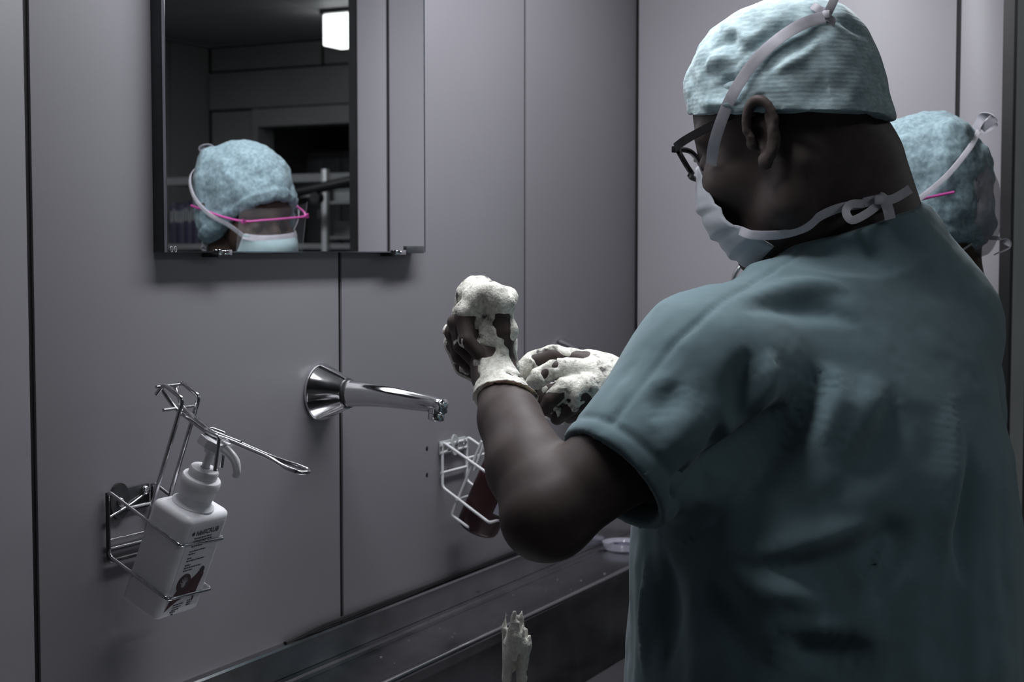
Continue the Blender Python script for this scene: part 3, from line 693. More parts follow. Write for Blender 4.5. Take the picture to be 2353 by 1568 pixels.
class Grid:
    def __init__(s, lo, hi, h):
        s.lo = np.array(lo, float); s.h = h
        s.n = np.ceil((np.array(hi) - s.lo)/h).astype(int) + 1
        s.F = np.full(s.n, 1.0, np.float32)
    def sl(s, lo, hi):
        a = np.clip(np.floor((np.array(lo) - s.lo)/s.h).astype(int), 0, s.n); b = np.clip(np.ceil((np.array(hi) - s.lo)/s.h).astype(int) + 1, 0, s.n)
        return a, b
    def pts(s, a, b):
        ax = [s.lo[k] + s.h*np.arange(a[k], b[k]) for k in range(3)]
        return np.stack(np.meshgrid(*ax, indexing='ij'), -1)
    def apply(s, fn, lo, hi, k=.01, op='u'):
        a, b = s.sl(lo, hi)
        if np.any(b <= a): return
        v = (slice(a[0], b[0]), slice(a[1], b[1]), slice(a[2], b[2]))
        d = fn(s.pts(a, b)).astype(np.float32); o = s.F[v]
        if op == 'u':
            h = np.clip(.5 + .5*(o - d)/k, 0, 1); s.F[v] = o*(1-h) + d*h - k*h*(1-h)
        elif op == 'sub':
            h = np.clip(.5 - .5*(o + d)/k, 0, 1); s.F[v] = o*(1-h) - d*h + k*h*(1-h)
        elif op == 'raw':
            s.F[v] = d
    def cap(s, p, q, r1, r2=None, k=.01, op='u', sq=None):
        p, q = np.array(p, float), np.array(q, float); r2 = r1 if r2 is None else r2
        d = q - p; L2 = d @ d + 1e-12; m = max(r1, r2) + k + 3*s.h
        def fn(P):
            w = P - p; t = np.clip((w @ d)/L2, 0, 1)
            return np.sqrt(((w - t[..., None]*d)**2).sum(-1)) - (r1 + (r2 - r1)*t)
        s.apply(fn, np.minimum(p, q) - m, np.maximum(p, q) + m, k, op)
    def chain(s, pts, rs, k=.01, op='u'):
        for i in range(len(pts) - 1): s.cap(pts[i], pts[i+1], rs[i], rs[i+1], k, op)
    def ell(s, c, r, fr=None, k=.01, op='u', e=2.0):
        """ellipsoid; with a frame, centre and radii are in its local units"""
        r = np.array(r, float); c = np.array(c, float)
        if fr is None:
            cw = c; sc = 1.0; m = r.max()
        else:
            cw = fr.fwd(c); sc = fr.sc; m = r.max()*sc
        m += k + 3*s.h
        def fn(P):
            q = (P - c if fr is None else fr.inv(P) - c)/r
            if e == 2.0:
                l = np.sqrt((q*q).sum(-1)); g = np.sqrt(((q/r)**2).sum(-1)) + 1e-9
                return (l*(l - 1)/g)*sc
            l = (np.abs(q)**e).sum(-1)**(1/e)
            return (l - 1)*r.min()*sc
        s.apply(fn, cw - m, cw + m, k, op)
    def mesh(s, iso=0.0, F=None, lo=None):
        F = (s.F if F is None else F) - iso; lo = s.lo if lo is None else lo
        ins = F < 0; n = np.array(F.shape); c = n - 1
        cid = []; pos = []; quads = []
        for ax in range(3):
            sa = [slice(None)]*3; sb = [slice(None)]*3; sa[ax] = slice(0, -1); sb[ax] = slice(1, None)
            A, B = ins[tuple(sa)], ins[tuple(sb)]
            I = np.argwhere(A != B)
            if len(I) == 0: continue
            fa = F[tuple(sa)][tuple(I.T)]; fb = F[tuple(sb)][tuple(I.T)]
            t = fa/(fa - fb); p = I.astype(float); p[:, ax] += t
            u, v = [(1, 2), (2, 0), (0, 1)][ax]
            ok = (I[:, u] > 0) & (I[:, v] > 0) & (I[:, u] < c[u]) & (I[:, v] < c[v])
            I, p, fa = I[ok], p[ok], fa[ok]
            q = []
            for du, dv in ((-1, -1), (0, -1), (0, 0), (-1, 0)):
                J = I.copy(); J[:, u] += du; J[:, v] += dv
                k = (J[:, 0]*c[1] + J[:, 1])*c[2] + J[:, 2]
                cid.append(k); pos.append(p); q.append(k)
            q = np.stack(q, 1); fl = fa > 0
            q[fl] = q[fl][:, ::-1]
            quads.append(q)
        cid = np.concatenate(cid); pos = np.concatenate(pos); quads = np.concatenate(quads)
        uq, inv = np.unique(cid, return_inverse=True)
        cnt = np.bincount(inv).astype(float)
        V = np.stack([np.bincount(inv, pos[:, k])/cnt for k in range(3)], 1)*s.h + lo
        Q = np.searchsorted(uq, quads)
        return V, Q
def relax(V, Q, it=2, w=.5):
    e = np.concatenate([Q[:, [0, 1]], Q[:, [1, 2]], Q[:, [2, 3]], Q[:, [3, 0]]])
    cnt = np.bincount(e[:, 0], minlength=len(V)) + np.bincount(e[:, 1], minlength=len(V)) + 1e-9
    for _ in range(it):
        S = np.stack([np.bincount(e[:, 0], V[e[:, 1], k], len(V)) + np.bincount(e[:, 1], V[e[:, 0], k], len(V)) for k in range(3)], 1)
        V = V*(1-w) + w*S/cnt[:, None]
    return V
def normals(V, Q):
    n = np.cross(V[Q[:, 2]] - V[Q[:, 0]], V[Q[:, 3]] - V[Q[:, 1]])
    N = np.stack([np.bincount(Q.ravel(), np.repeat(n[:, k], 4), len(V)) for k in range(3)], 1)
    return N/(np.linalg.norm(N, axis=1)[:, None] + 1e-12)
def mesh_obj(name, V, Q, m, parent, attrs=None):
    o = np.array(parent.matrix_world.translation) if parent is not None else 0
    par = parent
    off = np.zeros(3)
    while par is not None:
        off += np.array(par.location); par = par.parent
    V = V - off
    me = bpy.data.meshes.new(name)
    me.vertices.add(len(V)); me.vertices.foreach_set('co', V.astype(np.float32).ravel())
    me.loops.add(Q.size); me.loops.foreach_set('vertex_index', Q.astype(np.int32).ravel())
    me.polygons.add(len(Q)); me.polygons.foreach_set('loop_start', np.arange(0, Q.size, 4, dtype=np.int32))
    me.polygons.foreach_set('loop_total', np.full(len(Q), 4, np.int32))
    me.update(calc_edges=True); me.validate()
    for k, a in (attrs or {}).items():
        at = me.attributes.new(k, 'FLOAT', 'POINT'); at.data.foreach_set('value', a.astype(np.float32))
    return link(name, me, m, parent, True)
def bvh_of(V, Q): return BVHTree.FromPolygons([tuple(v) for v in V], [tuple(q) for q in Q])
def hits(bvh, pts, lift=0.0, fallback=1.8):
    """where sight lines meet a surface; returns points lifted along the surface normal, and the normals"""
    out = []; ns = []; last = fallback
    for (u, v) in pts:
        d = sight(u, v); h = (None, None, None, 1e9)
        for b_ in (bvh if isinstance(bvh, (list, tuple)) else (bvh,)):
            k_ = b_.ray_cast(Vector(CAM), Vector(d))
            if k_[0] is not None and k_[3] < h[3]: h = k_
        if h[0] is None:
            p = CAM + d*last; n = -d/np.linalg.norm(d)
        else:
            p = np.array(h[0]); n = np.array(h[1]); last = float((p - CAM) @ FWD)
            if n @ d > 0: n = -n
        out.append(p + n*lift); ns.append(n)
    return np.array(out), np.array(ns)
def fold(V, N, line, amp, w, taper=True):
    """push a soft crease (amp<0) or ridge (amp>0) along a 3-D polyline"""
    P = smooth_path(line, max(12, len(line)*8)); n = len(P)
    lo, hi = P.min(0) - 3*w, P.max(0) + 3*w
    idx = np.where(np.all((V > lo) & (V < hi), 1))[0]
    if len(idx) == 0: return V
    d2 = ((V[idx][:, None, :] - P[None])**2).sum(-1)
    k = d2.argmin(1); dm = d2[np.arange(len(idx)), k]
    t = k/(n - 1)
    if taper:
        hn = np.sin(np.pi*t)**1.3; we = w*(.45 + .65*hn)
        a = amp*hn*np.exp(-dm/(we*we))
    else:
        a = amp*np.exp(-dm/(w*w))
    V = V.copy(); V[idx] += N[idx]*a[:, None]
    return V

# ---- materials for the figures
def skin_mat(name, col, col2):
    m = mat(name, col, .58, 0, .22, noise=(38, .3, col2), bump=(700, .12, .0006), sss=.05)
    return m
M_SKIN = skin_mat('dark skin', (.066, .050, .047), (.050, .037, .035))
M_SKIN2 = skin_mat('brown skin', (.066, .042, .034), (.048, .030, .024))
def cloth_mat(name, col, col2, weave, strength, rough=.85, big=14):
    if name in MATS: return MATS[name]
    m = mat(name, col, rough, 0, .2, noise=(big, .2, col2), sheen=.15)
    nt = m.node_tree; b = nt.nodes['Principled BSDF']
    tc = [n for n in nt.nodes if n.type == 'TEX_COORD'][0]
    w1 = nd(nt, 'ShaderNodeTexWave', wave_type='BANDS', bands_direction='Z'); w1.inputs['Scale'].default_value = weave; w1.inputs['Distortion'].default_value = 2.0; w1.inputs['Detail'].default_value = 2
    n1 = nd(nt, 'ShaderNodeTexNoise'); n1.inputs['Scale'].default_value = weave*1.3; n1.inputs['Detail'].default_value = 4
    for n in (w1, n1): nt.links.new(tc.outputs['Object'], n.inputs['Vector'])
    ad = nd(nt, 'ShaderNodeMath', operation='ADD'); nt.links.new(w1.outputs['Fac'], ad.inputs[0]); nt.links.new(n1.outputs['Fac'], ad.inputs[1])
    bp = nd(nt, 'ShaderNodeBump'); bp.inputs['Strength'].default_value = strength; bp.inputs['Distance'].default_value = .001
    nt.links.new(ad.outputs[0], bp.inputs['Height']); nt.links.new(bp.outputs[0], b.inputs['Normal'])
    return m
M_SCRUB = cloth_mat('scrub cotton', (.132, .200, .222), (.118, .180, .202), 900, .12)
M_CAP = cloth_mat('cap nonwoven', (.37, .48, .505), (.29, .395, .425), 62, .10, .8, 60)
def dashes(m, amount):
    """embossed rows of short dashes of the nonwoven fabric"""
    nt = m.node_tree; b = nt.nodes['Principled BSDF']; src = b.inputs['Base Color'].links[0].from_socket
    tc = [n for n in nt.nodes if n.type == 'TEX_COORD'][0]
    mp = nd(nt, 'ShaderNodeMapping'); mp.inputs['Scale'].default_value = (1, 1, 2.6); nt.links.new(tc.outputs['Object'], mp.inputs['Vector'])
    n = nd(nt, 'ShaderNodeTexNoise'); n.inputs['Scale'].default_value = 95; n.inputs['Detail'].default_value = 2; nt.links.new(mp.outputs[0], n.inputs['Vector'])
    mr = nd(nt, 'ShaderNodeMapRange'); mr.inputs[1].default_value = .42; mr.inputs[2].default_value = .58; mr.inputs[3].default_value = 1 - amount; mr.inputs[4].default_value = 1.0
    nt.links.new(n.outputs['Fac'], mr.inputs[0])
    mx = nd(nt, 'ShaderNodeMix', data_type='RGBA', blend_type='MULTIPLY'); mx.inputs[0].default_value = 1
    nt.links.new(src, mx.inputs[6]); nt.links.new(mr.outputs[0], mx.inputs[7]); nt.links.new(mx.outputs[2], b.inputs['Base Color'])
dashes(M_CAP, .22)
M_CAP2 = cloth_mat('cap nonwoven mottled', (.25, .35, .385), (.15, .22, .25), 300, .5, .8, 150)
M_MASK = cloth_mat('mask fabric', (.40, .42, .46), (.36, .38, .42), 700, .15, .8, 40)
M_MASK2 = cloth_mat('mask fabric blue', (.34, .45, .47), (.30, .41, .43), 700, .15, .8, 40)
M_RIB = cloth_mat('tie ribbon', (.56, .55, .60), (.48, .47, .52), 900, .2, .7, 60)
M_LATHER = mat('soap lather', (.74, .735, .67), .55, 0, .35, noise=(220, .25, (.50, .50, .44)), bump=(420, .5, .002), sss=.15)
def speckle(m, scale, lo, hi, dark):
    """thin places where the skin shows through the lather"""
    nt = m.node_tree; b = nt.nodes['Principled BSDF']; src = b.inputs['Base Color'].links[0].from_socket
    tc = [n for n in nt.nodes if n.type == 'TEX_COORD'][0]
    n = nd(nt, 'ShaderNodeTexNoise'); n.inputs['Scale'].default_value = scale; n.inputs['Detail'].default_value = 5; n.inputs['Roughness'].default_value = .65
    nt.links.new(tc.outputs['Object'], n.inputs['Vector'])
    mr = nd(nt, 'ShaderNodeMapRange'); mr.inputs[1].default_value = lo; mr.inputs[2].default_value = hi
    nt.links.new(n.outputs['Fac'], mr.inputs[0])
    mx = nd(nt, 'ShaderNodeMix', data_type='RGBA'); mx.inputs[7].default_value = (*dark, 1)
    nt.links.new(mr.outputs[0], mx.inputs[0]); nt.links.new(src, mx.inputs[6]); nt.links.new(mx.outputs[2], b.inputs['Base Color'])
speckle(M_LATHER, 62, .55, .66, (.07, .062, .06))
M_LENS = mat('spectacle lens', (.9, .92, .95), .02, 0, .5, alpha=.10)
M_SPEC = mat('black acetate', (.012, .012, .013), .25, 0, .5, noise=(40, .2))
M_SHOE = mat('white clog rubber', (.55, .56, .58), .5, 0, .4, noise=(20, .1))

def add_head(G, f, k=.012, nose=1.0):
    G.ell((-.010, 0, .048), (.104, .079, .088), f, k)
    G.ell((.026, 0, -.035), (.072, .062, .084), f, .03)
    for s_ in (-1, 1):
        G.chain([f.fwd((-.022, s_*.056, -.035)), f.fwd((.0, s_*.055, -.072)), f.fwd((.066, s_*.02, -.107))], [.022*f.sc, .02*f.sc, .017*f.sc], .025)
        G.ell((.062, s_*.038, -.022), (.034, .03, .03), f, .02)
        G.cap(f.fwd((.086, 0, .030)), f.fwd((.070, s_*.046, .034)), .013*f.sc, .013*f.sc, .015)
    G.ell((.077, 0, -.106), (.02, .024, .016), f, .015)
    G.chain([f.fwd((.094, 0, .020)), f.fwd((.106, 0, -.006)), f.fwd((.119*nose, 0, -.028))], [.008*f.sc, .0095*f.sc, .0125*f.sc], .012)
    for s_ in (-1, 1):
        G.ell((.105, s_*.014, -.033), (.012, .009, .009), f, .006)
    for s_ in (-1, 1):
        G.ell((.099, s_*.033, .008), (.016, .017, .012), f, .010, 'sub')
        G.ell((.0795, s_*.032, .007), (.0135, .0135, .0125), f, .002)
    G.chain([f.fwd((.088, -.022, -.062)), f.fwd((.098, 0, -.059)), f.fwd((.088, .022, -.062))], [.004*f.sc, .0075*f.sc, .004*f.sc], .006)
    G.chain([f.fwd((.086, -.020, -.073)), f.fwd((.096, 0, -.074)), f.fwd((.086, .020, -.073))], [.004*f.sc, .0085*f.sc, .004*f.sc], .006)
    for s_ in (-1, 1):
        y = s_*.081
        G.ell((-.008, y, .002), (.016, .008, .026), f, .006)
        G.ell((-.002, y + s_*.012, .0), (.010, .012, .016), f, .004, 'sub')
        T = np.radians(np.linspace(-20, 250, 18))
        hel = [f.fwd((-.010 + .0195*math.cos(t)*(.9 if math.sin(t) > 0 else .75) - .004*math.sin(t), y + s_*(.011 + .003*math.sin(t - .6)), .005 + .031*math.sin(t))) for t in T if True]
        G.chain(hel, [(.0038 + .0014*math.sin(min(1, i/12)*3.1))*f.sc for i in range(len(hel))], .003)
        G.chain([f.fwd((-.020, y + s_*.009, .018)), f.fwd((-.019, y + s_*.011, -.002)), f.fwd((-.010, y + s_*.009, -.018))], [.004*f.sc]*3, .004)
        G.ell((-.001, y + s_*.0065, -.026), (.0085, .0055, .0095), f, .005)
        G.ell((.0085, y + s_*.004, -.003), (.0055, .0055, .0075), f, .004)
# ------------------------------------------------------------------ the man scrubbing his hands
TB = Frame(px(1905, 784, 1.775)*[1, 1, 0], 57)                 # torso frame on the floor, x forward, y to his left
HF = Frame(px(1812, 330, 1.80), 85, 20, 0, 1.08)
man = empty('person', tuple(TB.o))
LS, RS = px(1632, 850, 1.665), px(2165, 742, 1.885)
NT, NB = px(1890, 345, 1.815), px(1955, 585, 1.835)
LE = px(1266, 1178, 1.585)
LW = px(1136, 862, 1.77)
RE, RW = np.array([1.965, -.60, 1.125]), px(1452, 922, 1.985)
G = Grid((1.31, -1.02, .98), (2.12, -.26, 1.80), .0027)
# torso core (inside the clothing), shoulders, neck
G.chain([NB, px(1915, 800, 1.78), px(1905, 1250, 1.79)], [.045, .09, .09], .02)
G.chain([LS, NB - [0, 0, .06], RS], [.05, .035, .05], .02)
G.chain([NT, NB], [.080, .080], .03)
G.cap(px(1985, 375, 1.82), px(2010, 520, 1.85), .045, .06, .03)
add_head(G, HF, nose=.86)
# left arm
G.chain([LS, px(1450, 1030, 1.615), LE], [.056, .052, .044], .02)
G.ell(px(1240, 1200, 1.575), (.036, .036, .035), None, .03)
G.chain([LE, px(1212, 1075, 1.635), px(1172, 965, 1.70), LW], [.045, .0425, .0335, .0245], .015)
G.cap(px(1235, 1120, 1.60), px(1190, 1000, 1.67), .036, .030, .015)
# left hand: loosely closed, fingers curled over to the wall side
def dp(u, v, d): return px(u, v, d)
mcp = [(1124, 694, 1.772), (1106, 682, 1.792), (1092, 694, 1.812), (1080, 716, 1.830)]
pip = [(1066, 730, 1.768), (1050, 742, 1.790), (1043, 764, 1.812), (1046, 790, 1.832)]
dip = [(1072, 782, 1.758), (1060, 796, 1.782), (1056, 820, 1.806), (1064, 842, 1.828)]
tip = [(1100, 812, 1.758), (1092, 832, 1.780), (1092, 852, 1.802), (1100, 866, 1.822)]
G.chain([LW, px(1130, 800, 1.792)], [.0245, .027], .012)
for i in range(4):
    G.chain([px(1134, 835, 1.775 + .008*i), dp(*mcp[i])], [.016, .0125], .012)
    G.chain([dp(*mcp[i]), dp(*pip[i]), dp(*dip[i]), dp(*tip[i])], [.0118, .0102, .0090, .0080], .003)
    G.ell(dp(*pip[i]), (.0108, .0108, .0108), None, .004)
G.ell(px(1118, 765, 1.795), (.028, .030, .034), None, .012)
G.chain([px(1146, 815, 1.772), px(1160, 762, 1.760), px(1150, 716, 1.757), px(1138, 684, 1.762)], [.016, .0125, .0105, .0085], .006)
G.cap(px(1148, 704, 1.762), px(1158, 692, 1.768), .0075, .006, .004)
# right arm and hand
G.chain([RS, RE], [.056, .048], .02)
G.chain([RE, RE*.55 + RW*.45, RW], [.047, .041, .026], .015)
rm = [(1352, 832, 1.925), (1362, 852, 1.905), (1378, 878, 1.895), (1398, 905, 1.900)]
rp = [(1270, 818, 1.925), (1278, 846, 1.898), (1300, 892, 1.885), (1330, 925, 1.890)]
rd = [(1222, 832, 1.925), (1240, 866, 1.898), (1268, 918, 1.890), (1300, 945, 1.898)]
rt = [(1196, 858, 1.925), (1222, 892, 1.905), (1250, 942, 1.900), (1280, 962, 1.908)]
G.chain([RW, px(1420, 890, 1.95)], [.027, .030], .012)
for i in range(4):
    G.chain([px(1432, 905, 1.955 - .008*i), dp(*rm[i])], [.018, .0135], .012)
    G.chain([dp(*rm[i]), dp(*rp[i]), dp(*rd[i]), dp(*rt[i])], [.0125, .0110, .0098, .0088], .003)
G.ell(px(1390, 872, 1.93), (.032, .030, .030), None, .012)
G.chain([px(1425, 900, 1.94), px(1380, 905, 1.90), px(1352, 890, 1.885), px(1330, 905, 1.878)], [.018, .0145, .0125, .0105], .005)
# wet palm mass under the right fingers (heel of the hand turned down)
G.chain([px(1400, 925, 1.945), px(1300, 925, 1.945), px(1235, 915, 1.950)], [.026, .024, .018], .012)
V, Q = G.mesh(); V = relax(V, Q, 1, .4)
body = mesh_obj('body', V, Q, M_SKIN, man)
body['label'] = 'dark skinned head, neck and bare arms'
BODY_BVH = bvh_of(V, Q)

# lather on both hands: the skin surface thickened by patchy noise
def lather(lo, hi, fn, name):
    a, b = G.sl(lo, hi)
    P = G.pts(a, b); F = G.F[a[0]:b[0], a[1]:b[1], a[2]:b[2]]
    T = fn(P)
    F2 = F - T.astype(np.float32)
    F2[0] = F2[-1] = 1; F2[:, 0] = F2[:, -1] = 1; F2[:, :, 0] = F2[:, :, -1] = 1
    v, q = G.mesh(0.0, F2, G.lo + a*G.h)
    o = mesh_obj(name, relax(v, q, 1, .35), q, M_LATHER, body); o['label'] = 'cream soap lather'
    return o
ax_l = LW - px(1172, 965, 1.70); ax_l /= np.linalg.norm(ax_l)
ring = px(1158, 908, 1.74)
rA, rB, rC = px(1096, 915, 1.735), px(1157, 887, 1.705), px(1224, 922, 1.722)
rn_ = np.cross(rB - rA, rC - rA); rn_ /= np.linalg.norm(rn_)
if rn_ @ ax_l < 0: rn_ = -rn_
def lat_l(P):
    a = (P - rB) @ rn_
    side = (P - px(1108, 780, 1.79)) @ RGT; hgt = (P - px(1108, 760, 1.79)) @ UPV
    n = fbm(P, 55, 3, 2); n2 = fbm(P, 300, 1, 2); st = vnoise(P*np.array([1, 1, .45]), 120, 5)
    edge = a + .006*(fbm(P, 60, 9, 2) - .5)
    cover = np.maximum(sstep(side + .022*sstep(-a, -.035, .0), -.010, .002), sstep(hgt, .010, .022))
    cover = np.maximum(cover, .9*sstep(st, .60, .72))
    gaps = sstep(fbm(P, 46, 41, 2), .55, .63)*(1 - sstep(hgt, .012, .026))*sstep(a, .012, .030)
    cover = cover*(1 - .9*gaps)
    t = -.003 + cover*(.0042 + .0030*n)
    t = t + .0030*np.exp(-(edge/.005)**2)*cover                       # thick rim at the lower edge
    t = t + .0085*sstep(hgt, .018, .045)*(.5 + n)                      # heap on the knuckles
    t = t + (n2 - .5)*.0012
    return np.where(edge > 0, t, -.006 + 0*t)
lo = np.minimum.reduce([px(1020, 650, 1.66), px(1230, 950, 1.86), px(1230, 950, 1.66), px(1230, 650, 1.86), px(1020, 930, 1.7)]) - .02
hi = np.maximum.reduce([px(1020, 650, 1.66), px(1240, 950, 1.66), px(1180, 650, 1.86), px(1020, 930, 1.86)]) + .02
lather(lo, hi, lat_l, 'lather')
def lat_r(P):
    n = fbm(P, 60, 13, 2); n2 = fbm(P, 280, 2, 2)
    hgt = (P - px(1300, 895, 1.92)) @ UPV; s = (P - px(1300, 880, 1.92)) @ RGT
    cover = sstep(hgt + .05*(n - .5), -.020, .010)*(1 - .85*sstep(fbm(P, 42, 21, 2), .56, .66))
    cover = np.maximum(cover, .8*sstep(vnoise(P*np.array([1, 1, .5]), 90, 3), .62, .74))
    t = -.003 + cover*(.0042 + .0030*n) + (n2 - .5)*.0012
    return np.where((s < .095), t, -.006)
mid = px(1310, 885, 1.925)
lather(mid - .15, mid + .15, lat_r, 'lather')

# ---- scrub top
C = Grid((1.34, -1.10, .66), (2.24, -.30, 1.56), .0042)
zs_ = np.array([.60, .80, 1.00, 1.12, 1.22, 1.30, 1.36, 1.40, 1.43])
aw = np.array([.252, .250, .246, .242, .234, .210, .170, .125, .080])      # half width
bd_ = np.array([.195, .195, .192, .186, .176, .156, .125, .10, .075])     # half depth
cxs = np.array([0.0, 0.0, 0.0, .002, .004, .006, .006, .004, .0])
cys = np.array([-.002, -.002, -.002, -.002, 0, 0, 0, 0, 0])
def torso(P):
    q = TB.inv(P); z = P[..., 2]
    a = np.interp(z, zs_, aw); b = np.interp(z, zs_, bd_); cx = np.interp(z, zs_, cxs); cy = np.interp(z, zs_, cys)
    e = 2.25
    l = (np.abs((q[..., 1] - cy)/a)**e + np.abs((q[..., 0] - cx)/b)**e)**(1/e)
    d = (l - 1)*np.minimum(a, b)*.9
    return np.maximum(d, np.maximum(z - 1.43, .70 - z))
C.apply(torso, C.lo, C.lo + C.n*C.h, .01)
NK = px(2000, 612, 1.845); NK2 = px(2046, 585, 1.862)
RS2 = px(2122, 752, 1.885)
C.chain([LS, NK], [.081, .050], .05)
C.chain([NK, NK2, RS2], [.058, .052, .080], .05)
# collar band standing round the neck, cut by a slanting plane
cA, cB = px(1750, 604, 1.76), px(2104, 484, 1.86)
cn = np.cross(cB - cA, px(1900, 560, 2.0) - px(1900, 560, 1.0)); cn /= np.linalg.norm(cn)
if cn[2] < 0: cn = -cn
def collar(P):
    d = NB - NT; w = P - NT; t = np.clip((w @ d)/(d @ d), 0, 1)
    r = np.sqrt(((w - t[..., None]*d)**2).sum(-1)) - (.080 + .014*t) - .005
    p2, q2 = px(1985, 375, 1.82), px(2010, 520, 1.85); d2 = q2 - p2; w2 = P - p2; t2 = np.clip((w2 @ d2)/(d2 @ d2), 0, 1)
    r2 = np.sqrt(((w2 - t2[..., None]*d2)**2).sum(-1)) - (.045 + .015*t2) - .005
    return np.maximum(np.minimum(r, r2), (P - cA) @ cn)
C.apply(collar, NB - .2, NB + .2, .03)
C.chain([px(2015, 715, 1.845), px(2005, 830, 1.835), px(1985, 950, 1.82)], [.092, .105, .10], .06)
hemL = px(1405, 1106, 1.60)
axL = hemL - LS; axL /= np.linalg.norm(axL)
def sleeve(S, Hm, r1, r2, k=.028, ov=.0):
    ax = Hm - S; Ln = np.linalg.norm(ax); ax = ax/Ln
    def fn(P):
        w = P - S; t = w @ ax; tt = np.clip(t/Ln, 0, 1.2)
        rad = np.sqrt(np.maximum(((w - np.maximum(t, 0)[..., None]*ax)**2).sum(-1), 0))
        d = rad - (r1 + (r2 - r1)*tt)
        return np.maximum(d, t - Ln)
    C.apply(fn, np.minimum(S, Hm) - .16, np.maximum(S, Hm) + .16, k)
sleeve(LS + [0.005, 0, -.012], hemL, .098, .070)
hemR = RS + (RE - RS)*.62
sleeve(RS2, hemR, .078, .070, .07)
# hollow the sleeve ends
C.cap(hemL - axL*.035, hemL + axL*.05, .0585, .0605, .004, 'sub')
axR = (RE - RS)/np.linalg.norm(RE - RS)
C.cap(hemR - axR*.035, hemR + axR*.05, .0585, .0605, .004, 'sub')
V, Q = C.mesh(); V = relax(V, Q, 2, .5); N = normals(V, Q)
bv = bvh_of(V, Q)
def F2(pts, amp, w, taper=True):
    global V
    line, _ = hits(bv, pts)
    dj = np.abs(np.diff((line - CAM) @ FWD)); cut = np.where(dj > .06)[0]
    if len(cut): line = line[:cut[0] + 1]
    if len(line) < 2: return
    V = fold(V, N, line, amp*(1.55 if taper else 1), w*(1.1 if taper else 1), taper)
# sleeve / back creases (place on the garment; negative = valley)
F2([(1885, 838), (1868, 905), (1800, 985), (1700, 1055), (1600, 1115), (1510, 1190)], -.026, .022)
F2([(1900, 830), (1905, 900), (1850, 985), (1760, 1065)], .010, .026)
F2([(1720, 800), (1700, 900), (1690, 1010)], -.009, .013)
F2([(1770, 800), (1758, 900), (1740, 1000)], .008, .014)
F2([(1650, 945), (1655, 1020), (1640, 1110), (1600, 1150)], -.012, .011)
F2([(1690, 950), (1690, 1050), (1660, 1110)], .008, .012)
F2([(1590, 1060), (1570, 1110), (1545, 1170)], -.008, .009)
F2([(1605, 880), (1560, 990), (1500, 1080), (1450, 1150)], .006, .016)
F2([(1560, 870), (1500, 980), (1440, 1070)], -.005, .012)
F2([(1700, 690), (1780, 670), (1880, 655), (1960, 670)], .006, .012)
F2([(1690, 720), (1790, 705), (1900, 715), (1985, 755)], -.007, .013)
F2([(1845, 585), (1930, 570), (2010, 590), (2070, 640)], -.006, .012)
F2([(1510, 1245), (1650, 1235), (1780, 1205), (1895, 1190)], -.012, .016)
F2([(1640, 1290), (1800, 1260), (1930, 1225), (2050, 1210)], .010, .016)
F2([(1700, 1330), (1850, 1300), (1980, 1270), (2060, 1235), (2050, 1300), (2000, 1390)], -.014, .017)
F2([(1660, 1310), (1760, 1345), (1840, 1370), (1905, 1380)], .012, .015)
F2([(1800, 1450), (1880, 1500), (1960, 1500), (2010, 1480)], -.012, .014)
F2([(1780, 1420), (1850, 1440), (1950, 1440)], .008, .015)
F2([(2222, 1010), (2228, 1120), (2222, 1250), (2225, 1360)], -.012, .012)
F2([(2180, 900), (2185, 1100), (2170, 1300)], .008, .020)
F2([(2270, 860), (2275, 1100), (2270, 1350)], .006, .018)
F2([(2060, 880), (2040, 980), (1980, 1080), (1900, 1150)], -.007, .02)
F2([(1990, 850), (2000, 960), (1930, 1060)], .006, .018)
F2([(1480, 1260), (1485, 1400), (1475, 1560)], .010, .010)
F2([(1520, 1260), (1530, 1400), (1520, 1560)], -.012, .013)
F2([(1600, 1300), (1680, 1420), (1760, 1560)], -.010, .022)
F2([(1680, 1290), (1760, 1420), (1800, 1560)], .008, .022)
F2([(2010, 1340), (1960, 1450), (1930, 1560)], .008, .03)
# sewn seam over the shoulder and stitched sleeve hem
F2([(1838, 575), (1800, 605), (1745, 640), (1700, 668), (1620, 725), (1540, 800), (1470, 885), (1410, 965), (1362, 1030)], -.0035, .0045, False)
F2([(1850, 590), (1755, 655), (1632, 740), (1552, 815), (1480, 900), (1420, 980)], .0025, .006, False)
wS = V - LS; tS = wS @ axL; LnS = np.linalg.norm(hemL - LS); rS = np.sqrt(np.maximum((wS**2).sum(1) - tS**2, 0))
V = V - N*(.0022*np.exp(-((tS - LnS + .024)/.0045)**2)*(rS < .095))[:, None]          # stitched sleeve hem
V = V + N*((fbm(V, 22, 4, 3) - .5)*.005 + (fbm(V*np.array([1, 1, .28]), 17, 14, 2) - .5)*.022*sstep(1.36 - V[:, 2], 0, .25)*(rS > .11))[:, None]
sv = (V - LS) - tS[:, None]*axL*.75
V = V + N*((fbm(sv, 30, 44, 2) - .5)*.013*(rS <= .115)*sstep(tS, .02, .10)*sstep(LnS - .02 - tS, 0, .05))[:, None]
top = mesh_obj('scrub_top', V, Q, M_SCRUB, man); top['label'] = 'teal short-sleeved scrub top'
TOP_BVH = bvh_of(V, Q)

